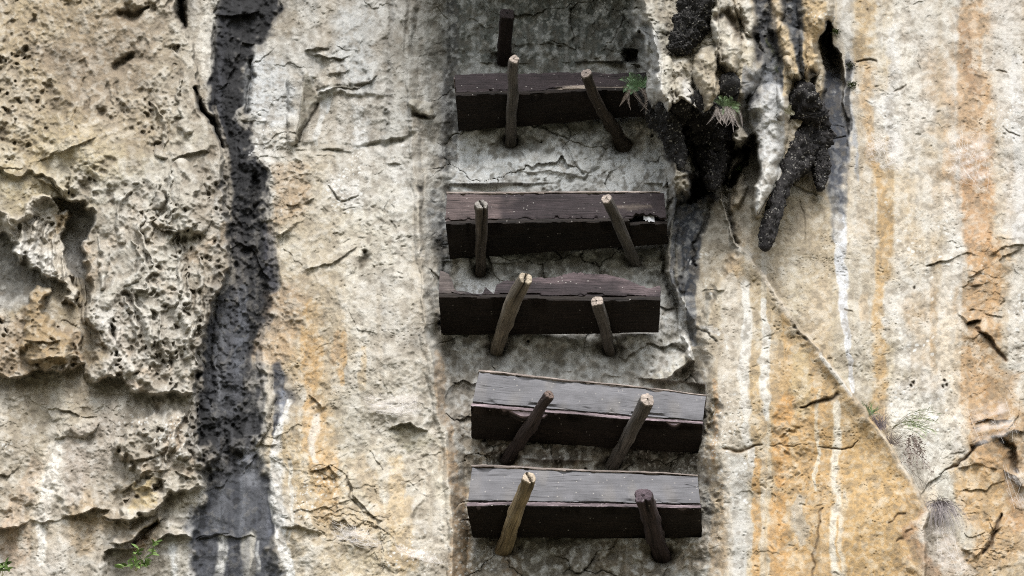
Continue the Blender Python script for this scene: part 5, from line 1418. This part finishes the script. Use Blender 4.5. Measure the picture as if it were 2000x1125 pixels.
def frond(pm, p0, d0, length, droop, wid, col, nrm, npair=16, curl=0.0, rg=rng):
    """a fern frond: arching rachis with paired leaflets"""
    p, d = Vector(p0), Vector(d0).normalized()
    n = npair; pts = [p.copy()]; dirs = [d.copy()]
    for k in range(n):
        d = (d + Vector((curl * (k / n), 0, -droop * (0.5 + k / n)))).normalized()
        p = p + d * (length / n); pts.append(p.copy()); dirs.append(d.copy())
    pm.strip(pts, [0.0016 * (1 - 0.6 * k / n) for k in range(n + 1)], col * 0.8, nrm)
    for k in range(1, n + 1):
        x = k / n
        ll = wid * math.sin(math.pi * min(1, 0.18 + 0.82 * x)) ** 0.7 * (1.05 - 0.5 * x)
        sd = dirs[k].cross(nrm).normalized()
        for sg in (-1, 1):
            e = (sd * sg + dirs[k] * 0.45 + Vector((0, 0, -0.15 - droop)) + nrm * rg.uniform(-0.2, 0.2)).normalized()
            cc = col * rg.uniform(0.75, 1.25)
            pm.strip([pts[k], pts[k] + e * ll * 0.5, pts[k] + e * ll], [0.0011, 0.0020, 0.0003], cc, nrm)
NRM = Vector((0, -0.75, -0.66))
def fern(u, v, e, nfr, size, colr, label, dead=0, deadcol=(150, 136, 128), spread=1.0, up_=0.6, seed=0, deadlen=1.0, dep=None):
    rg = random.Random(seed)
    p0 = Vector(at_depth(u, v, dep if dep else depth_at(u, v) + e))
    root = empty('fern', p0, label, 'fern', 'ferns growing on the cliff')
    pm = PM()
    for k in range(nfr):
        an = rg.uniform(-1, 1) * 1.5 * spread
        d = Vector((math.sin(an), -0.45 + rg.uniform(-0.2, 0.2), up_ * math.cos(an)))
        frond(pm, p0 + Vector((rg.uniform(-.02, .02), 0, rg.uniform(-.02, .03))), d, size * rg.uniform(0.6, 1.1), rg.uniform(0.08, 0.2), size * 0.22, L3(*colr) * rg.uniform(0.7, 1.3), NRM, rg=rg)
    if nfr: pm.build('frond', None, None, parent=root)
    if dead:
        pm = PM()
        for k in range(dead):
            an = rg.uniform(-0.6, 0.6)
            frond(pm, p0 + Vector((rg.uniform(-.07, .05) * spread, -0.02, rg.uniform(-.05, .0))), Vector((math.sin(an), -0.3, -0.6)), size * deadlen * rg.uniform(0.7, 1.2), 0.25, size * 0.14, L3(*deadcol) * rg.uniform(0.7, 1.25), NRM, npair=20, curl=rg.uniform(-0.3, 0.3), rg=rg)
        o = pm.build('dead_frond', None, None, parent=root); o['label'] = 'withered brown fronds hanging down'
    return root
fern(1248, 172, 0.10, 17, 0.23, (112, 142, 104), 'green fern with withered hanging fronds, at the right end of the topmost coffin', dead=6, spread=1.3, seed=1, deadcol=(122, 110, 100), deadlen=1.6, dep=COFFINS[0]['Df'] + 0.14)
fern(1420, 210, 0.12, 11, 0.17, (108, 128, 92), 'fern with a mop of dead pale fronds, on the black rock', dead=18, deadcol=(136, 126, 120), spread=1.6, seed=2, deadlen=1.8, dep=max(dS(1425, 190, .2), dS(1395, 260, .42)))
fern(1222, 98, 0.03, 5, 0.11, (104, 120, 100), 'tiny fern beside the black hole in the rock above the topmost coffin', spread=1.2, seed=3)
fern(1444, 330, 0.05, 5, 0.09, (92, 112, 70), 'tiny green fern on the brown rock below the dead fern mop', spread=1.2, seed=4)
fern(1540, 222, 0.20, 8, 0.11, (150, 146, 126), 'small grey green fern beside the longest black stalactite', spread=1.1, seed=6)
fern(1504, 392, 0.14, 4, 0.06, (120, 130, 100), 'tiny fern halfway down the longest black stalactite', spread=1.0, seed=7)

def moss(u, v, e, s, label, seed, col=(66, 76, 36)):
    rg = random.Random(seed); pm = PM(); p0 = Vector(at_depth(u, v, depth_at(u, v) + e))
    for k in range(160):
        p = p0 + Vector((rg.gauss(0, s), rg.uniform(-0.01, 0.01), rg.gauss(0, s)))
        d = Vector((rg.gauss(0, 1), rg.uniform(-1.5, -0.2), rg.gauss(0, 1))).normalized() * rg.uniform(0.008, 0.022)
        pm.strip([p, p + d * 0.6, p + d], [0.003, 0.004, 0.0005], L3(*col) * rg.uniform(0.4, 1.4), Vector((rg.gauss(0, 1), -1, rg.gauss(0, 1))).normalized())
    pm.build('moss_tuft', label, 'moss', 'moss tufts on the right wall', origin=tuple(p0))
moss(1633, 62, 0.02, 0.018, 'dark green moss tuft just beside the top of the black slot', 11)
moss(1661, 128, 0.02, 0.020, 'dark green moss tuft on the right rim of the slot, upper of two', 12, (52, 54, 36))
moss(1665, 166, 0.02, 0.020, 'bright green moss tuft on the right rim of the slot, lower of two', 13)

def tuft(u, v, e, n, length, label, colr, spread, down, seed, name='grass_tuft', wid=0.0022, lean=(0, 0)):
    rg = random.Random(seed); pm = PM(); p0 = Vector(at_depth(u, v, depth_at(u, v) + e))
    for k in range(n):
        a = rg.gauss(0, spread)
        d = Vector((math.sin(a) + lean[0], -0.35 + rg.uniform(-0.2, 0.2), math.cos(a) * (1 if down < 0.5 else rg.uniform(-0.9, 0.25)) + lean[1])).normalized()
        p = p0 + Vector((rg.gauss(0, 0.025), 0, rg.gauss(0, 0.015))); pts = [p.copy()]
        ll = length * rg.uniform(0.4, 1.15)
        for q in range(7):
            d = (d + Vector((rg.gauss(0, 0.05), 0, -down * 0.33))).normalized(); p = p + d * ll / 7; pts.append(p.copy())
        pm.strip(pts, [wid * (1 - 0.8 * q / 7) for q in range(8)], L3(*colr) * rg.uniform(0.5, 1.4), NRM)
    return pm.build(name, label, 'grass', 'dry grass tufts along the diagonal ledge', origin=tuple(p0))
tuft(1835, 984, 0.06, 190, 0.34, 'large grey hanging grass tuft at the lower end of the diagonal ledge', (122, 114, 114), 0.42, 1.0, 21, wid=0.0019)
tuft(1722, 836, 0.05, 90, 0.17, 'dense purplish grey grass tuft growing up along the diagonal ledge', (112, 102, 106), 0.5, 0.15, 22, wid=0.0017, lean=(-0.35, 0.2))
tuft(1742, 868, 0.05, 60, 0.17, 'sparse grey brown grass below the dense tuft on the diagonal ledge', (122, 112, 108), 0.7, 0.3, 23, lean=(-0.2, 0.1), wid=0.0018)
tuft(1700, 808, 0.05, 36, 0.11, 'small green grass tuft at the upper end of the ledge plants', (120, 140, 96), 0.6, 0.3, 24, wid=0.003)
tuft(1806, 955, 0.04, 12, 0.55, 'few long bare stems arching above the large hanging tuft', (130, 122, 112), 0.7, 0.12, 25, wid=0.0014, lean=(0.2, 0.2))

# weeping sprig
rg = random.Random(31); p0 = Vector(at_depth(1742, 838, depth_at(1742, 838) + 0.04)); pm = PM()
for k in range(17):
    d = Vector((rg.uniform(0.3, 1.2), -0.4, rg.uniform(0.1, 0.8))).normalized(); p = p0.copy(); pts = [p.copy()]; ll = rg.uniform(0.2, 0.42)
    for q in range(9):
        d = (d + Vector((0.01, 0, -0.16))).normalized(); p = p + d * ll / 9; pts.append(p.copy())
        if q > 2:
            for _ in range(3):
                e = (d + Vector((rg.gauss(0, .7), -0.3, rg.gauss(-.3, .7)))).normalized()
                pm.strip([p, p + e * 0.025, p + e * 0.05], [0.0008, 0.0014, 0.0003], L3(142, 156, 116) * rg.uniform(0.6, 1.2), NRM)
    pm.strip(pts, 0.0011, L3(120, 116, 92), NRM)
for k in range(30):
    p = Vector(at_depth(1786 + rg.gauss(0, 7), 846 + rg.uniform(0, 20), depth_at(1788, 850) + 0.10)); d = Vector((rg.gauss(0, .15), 0, -1)); pts = [p.copy()]
    ll = rg.uniform(0.1, 0.34)
    for q in range(6):
        p = p + (d + Vector((rg.gauss(0, .3), 0, 0))).normalized() * ll / 6; pts.append(p.copy())
        e = Vector((rg.gauss(0, 1), -.3, rg.gauss(0, 1))).normalized()
        pm.strip([p, p + e * 0.012, p + e * 0.02], [0.002, 0.004, 0.0005], L3(118, 104, 96) * rg.uniform(0.6, 1.2), NRM)
    pm.strip(pts, 0.0014, L3(110, 96, 90), NRM)
pm.build('weeping_shrub', 'thin green weeping shrub with a brown hanging strand, on pale rock', 'shrub', origin=tuple(p0))

def sapling(u, v, e, stems, label, seed):
    rg = random.Random(seed); p0 = Vector(at_depth(u, v, depth_at(u, v) + e))
    root = empty('sapling', p0, label, 'sapling')
    st, lf = PM(), PM()
    for (du, dv, n, leaf) in stems:
        tip = Vector(at_depth(u + du, v + dv, depth_at(u, v) + e + 0.12)); pts = []
        for q in range(7):
            x = q / 6; p = p0.lerp(tip, x) + Vector((0, -0.03 * math.sin(x * 3), 0.02 * math.sin(x * 3.1))); pts.append(p)
        st.strip(pts, [0.0024 * (1 - 0.6 * q / 6) for q in range(7)], L3(150, 150, 110), NRM)
        for k in range(n):
            x = rg.uniform(0.45, 1.0); p = p0.lerp(tip, x) + Vector((0, -0.03 * math.sin(x * 3), 0.02 * math.sin(x * 3.1)))
            d = Vector((rg.uniform(-1, 1) + du * 0.02, -0.5, rg.uniform(-0.7, 0.8))).normalized(); ll = leaf * rg.uniform(0.7, 1.2)
            pts2 = [p + d * (ll * y) + Vector((0, 0, -0.25 * ll * y * y)) for y in (0, .25, .5, .75, 1)]
            nn = (NRM + Vector((rg.gauss(0, .5), 0, rg.gauss(0, .5)))).normalized()
            lf.strip(pts2, [0.001, ll * 0.12, ll * 0.15, ll * 0.09, 0.0005], L3(94, 116, 60) * rg.uniform(0.55, 1.3), nn)
    st.build('stem', None, None, parent=root); lf.build('foliage', None, None, parent=root)
sapling(266, 1116, 0.06, [(6, -46, 8, 0.07), (40, -56, 9, 0.06), (34, -34, 7, 0.07), (-30, -4, 12, 0.06), (-4, -10, 12, 0.08), (20, -10, 12, 0.07), (-8, -26, 4, 0.06)], 'bright green leafy sapling growing from the ledge at the bottom left', 41)
sapling(4, 1130, 0.06, [(6, -26, 10, 0.08), (-10, -24, 8, 0.08), (14, -14, 8, 0.07)], 'dark green sapling cut off by the lower left corner', 42)

# ---- cobwebs draped over ledges
def web(poly_, label, seed, n=45, dens=0.22, off=0.05):
    """poly_: (left u,v), (right u,v), sag px; a veil of fine threads plus a thin torn sheet"""
    rg = random.Random(seed)
    (u0, v0), (u1, v1), (u2, v2), (u3, v3) = poly_
    nu_, nv_ = 46, 22
    V_, C_, F_ = [], [], []
    for a in range(nu_ + 1):
        for b in range(nv_ + 1):
            x, y = a / nu_, b / nv_
            u = (u0 * (1 - x) + u1 * x) * (1 - y) + (u3 * (1 - x) + u2 * x) * y
            v = (v0 * (1 - x) + v1 * x) * (1 - y) + (v3 * (1 - x) + v2 * x) * y
            dd = max(depth_at(u + du, v + dv) for du in (-7, 0, 7) for dv in (-7, 0, 7))
            p = Vector(at_depth(u, v, dd + off + 0.012 * mnoise.noise(Vector((u * .03, v * .05, seed)))))
            V_.append(p)
            edge = min(1, min(x, 1 - x) * 5) * min(1, min(y, 1 - y) * 4)
            st = mnoise.noise(Vector((u * 0.02 + seed, (v + 0.35 * u) * 0.11, 2))) + 0.6 * mnoise.noise(Vector((u * 0.06, (v + 0.3 * u) * 0.25, 5)))
            C_.append([max(0, min(0.85, edge * (dens + 0.55 * st)))] * 3)
    for a in range(nu_):
        for b in range(nv_):
            i = a * (nv_ + 1) + b
            F_.append((i, i + nv_ + 1, i + nv_ + 2, i + 1))
    pv = list(V_); nb = len(V_)
    for k in range(n):
        a0, b0, a1, b1 = rg.randint(0, nu_), rg.randint(0, nv_), rg.randint(0, nu_), rg.randint(0, nv_)
        p, q = pv[a0 * (nv_ + 1) + b0], pv[a1 * (nv_ + 1) + b1]
        if (p - q).length > 0.45: continue
        prev = None
        for s in range(9):
            x = s / 8; w = p.lerp(q, x) + Vector((0, -0.01, -0.03 * 4 * x * (1 - x)))
            i = len(V_); V_ += [w + Vector((0, 0, .0009)), w - Vector((0, 0, .0009)), w + Vector((.0009, 0, 0)), w - Vector((.0009, 0, 0))]; C_ += [[0.55] * 3] * 4
            if prev is not None:
                F_.append((prev, prev + 1, i + 1, i)); F_.append((prev + 2, prev + 3, i + 3, i + 2))
            prev = i
    tag(mesh_obj('cobweb', V_, F_, M_WEB, col=np.array(C_), origin=tuple(V_[0])), label, 'cobweb', 'dusty cobwebs on the rock')
web([(640, 1015), (720, 1035), (768, 1075), (650, 1062)], 'wide dusty cobweb over orange rock near the bottom, left of centre', 1)
web([(770, 1062), (830, 1075), (880, 1105), (775, 1085)], 'cobweb pointing at the recess corner, just right of the wide dusty one', 2)
web([(700, 770), (830, 765), (825, 815), (720, 805)], 'faint cobweb on cream rock above the greenish overhang', 3, dens=0.22)
web([(1845, 255), (1945, 255), (1940, 385), (1850, 350)], 'large cobweb across the orange streak, upper right', 4, dens=0.2)
web([(1685, 255), (1765, 265), (1765, 345), (1690, 320)], 'cobweb on the tan streak right of the grey run', 5, dens=0.16)
web([(1885, 800), (1965, 770), (2000, 860), (1900, 880)], 'cobweb on broken brown rock near the right edge', 6, n=10, dens=0.16)
web([(1815, 1020), (1860, 1030), (1905, 1120), (1830, 1120)], 'pale cobweb below the large hanging grass tuft', 7, n=16, dens=0.16)
web([(1955, 900), (2010, 920), (2015, 1010), (1970, 990)], 'cobweb low at the right edge, on orange rock', 8, n=10, dens=0.16)
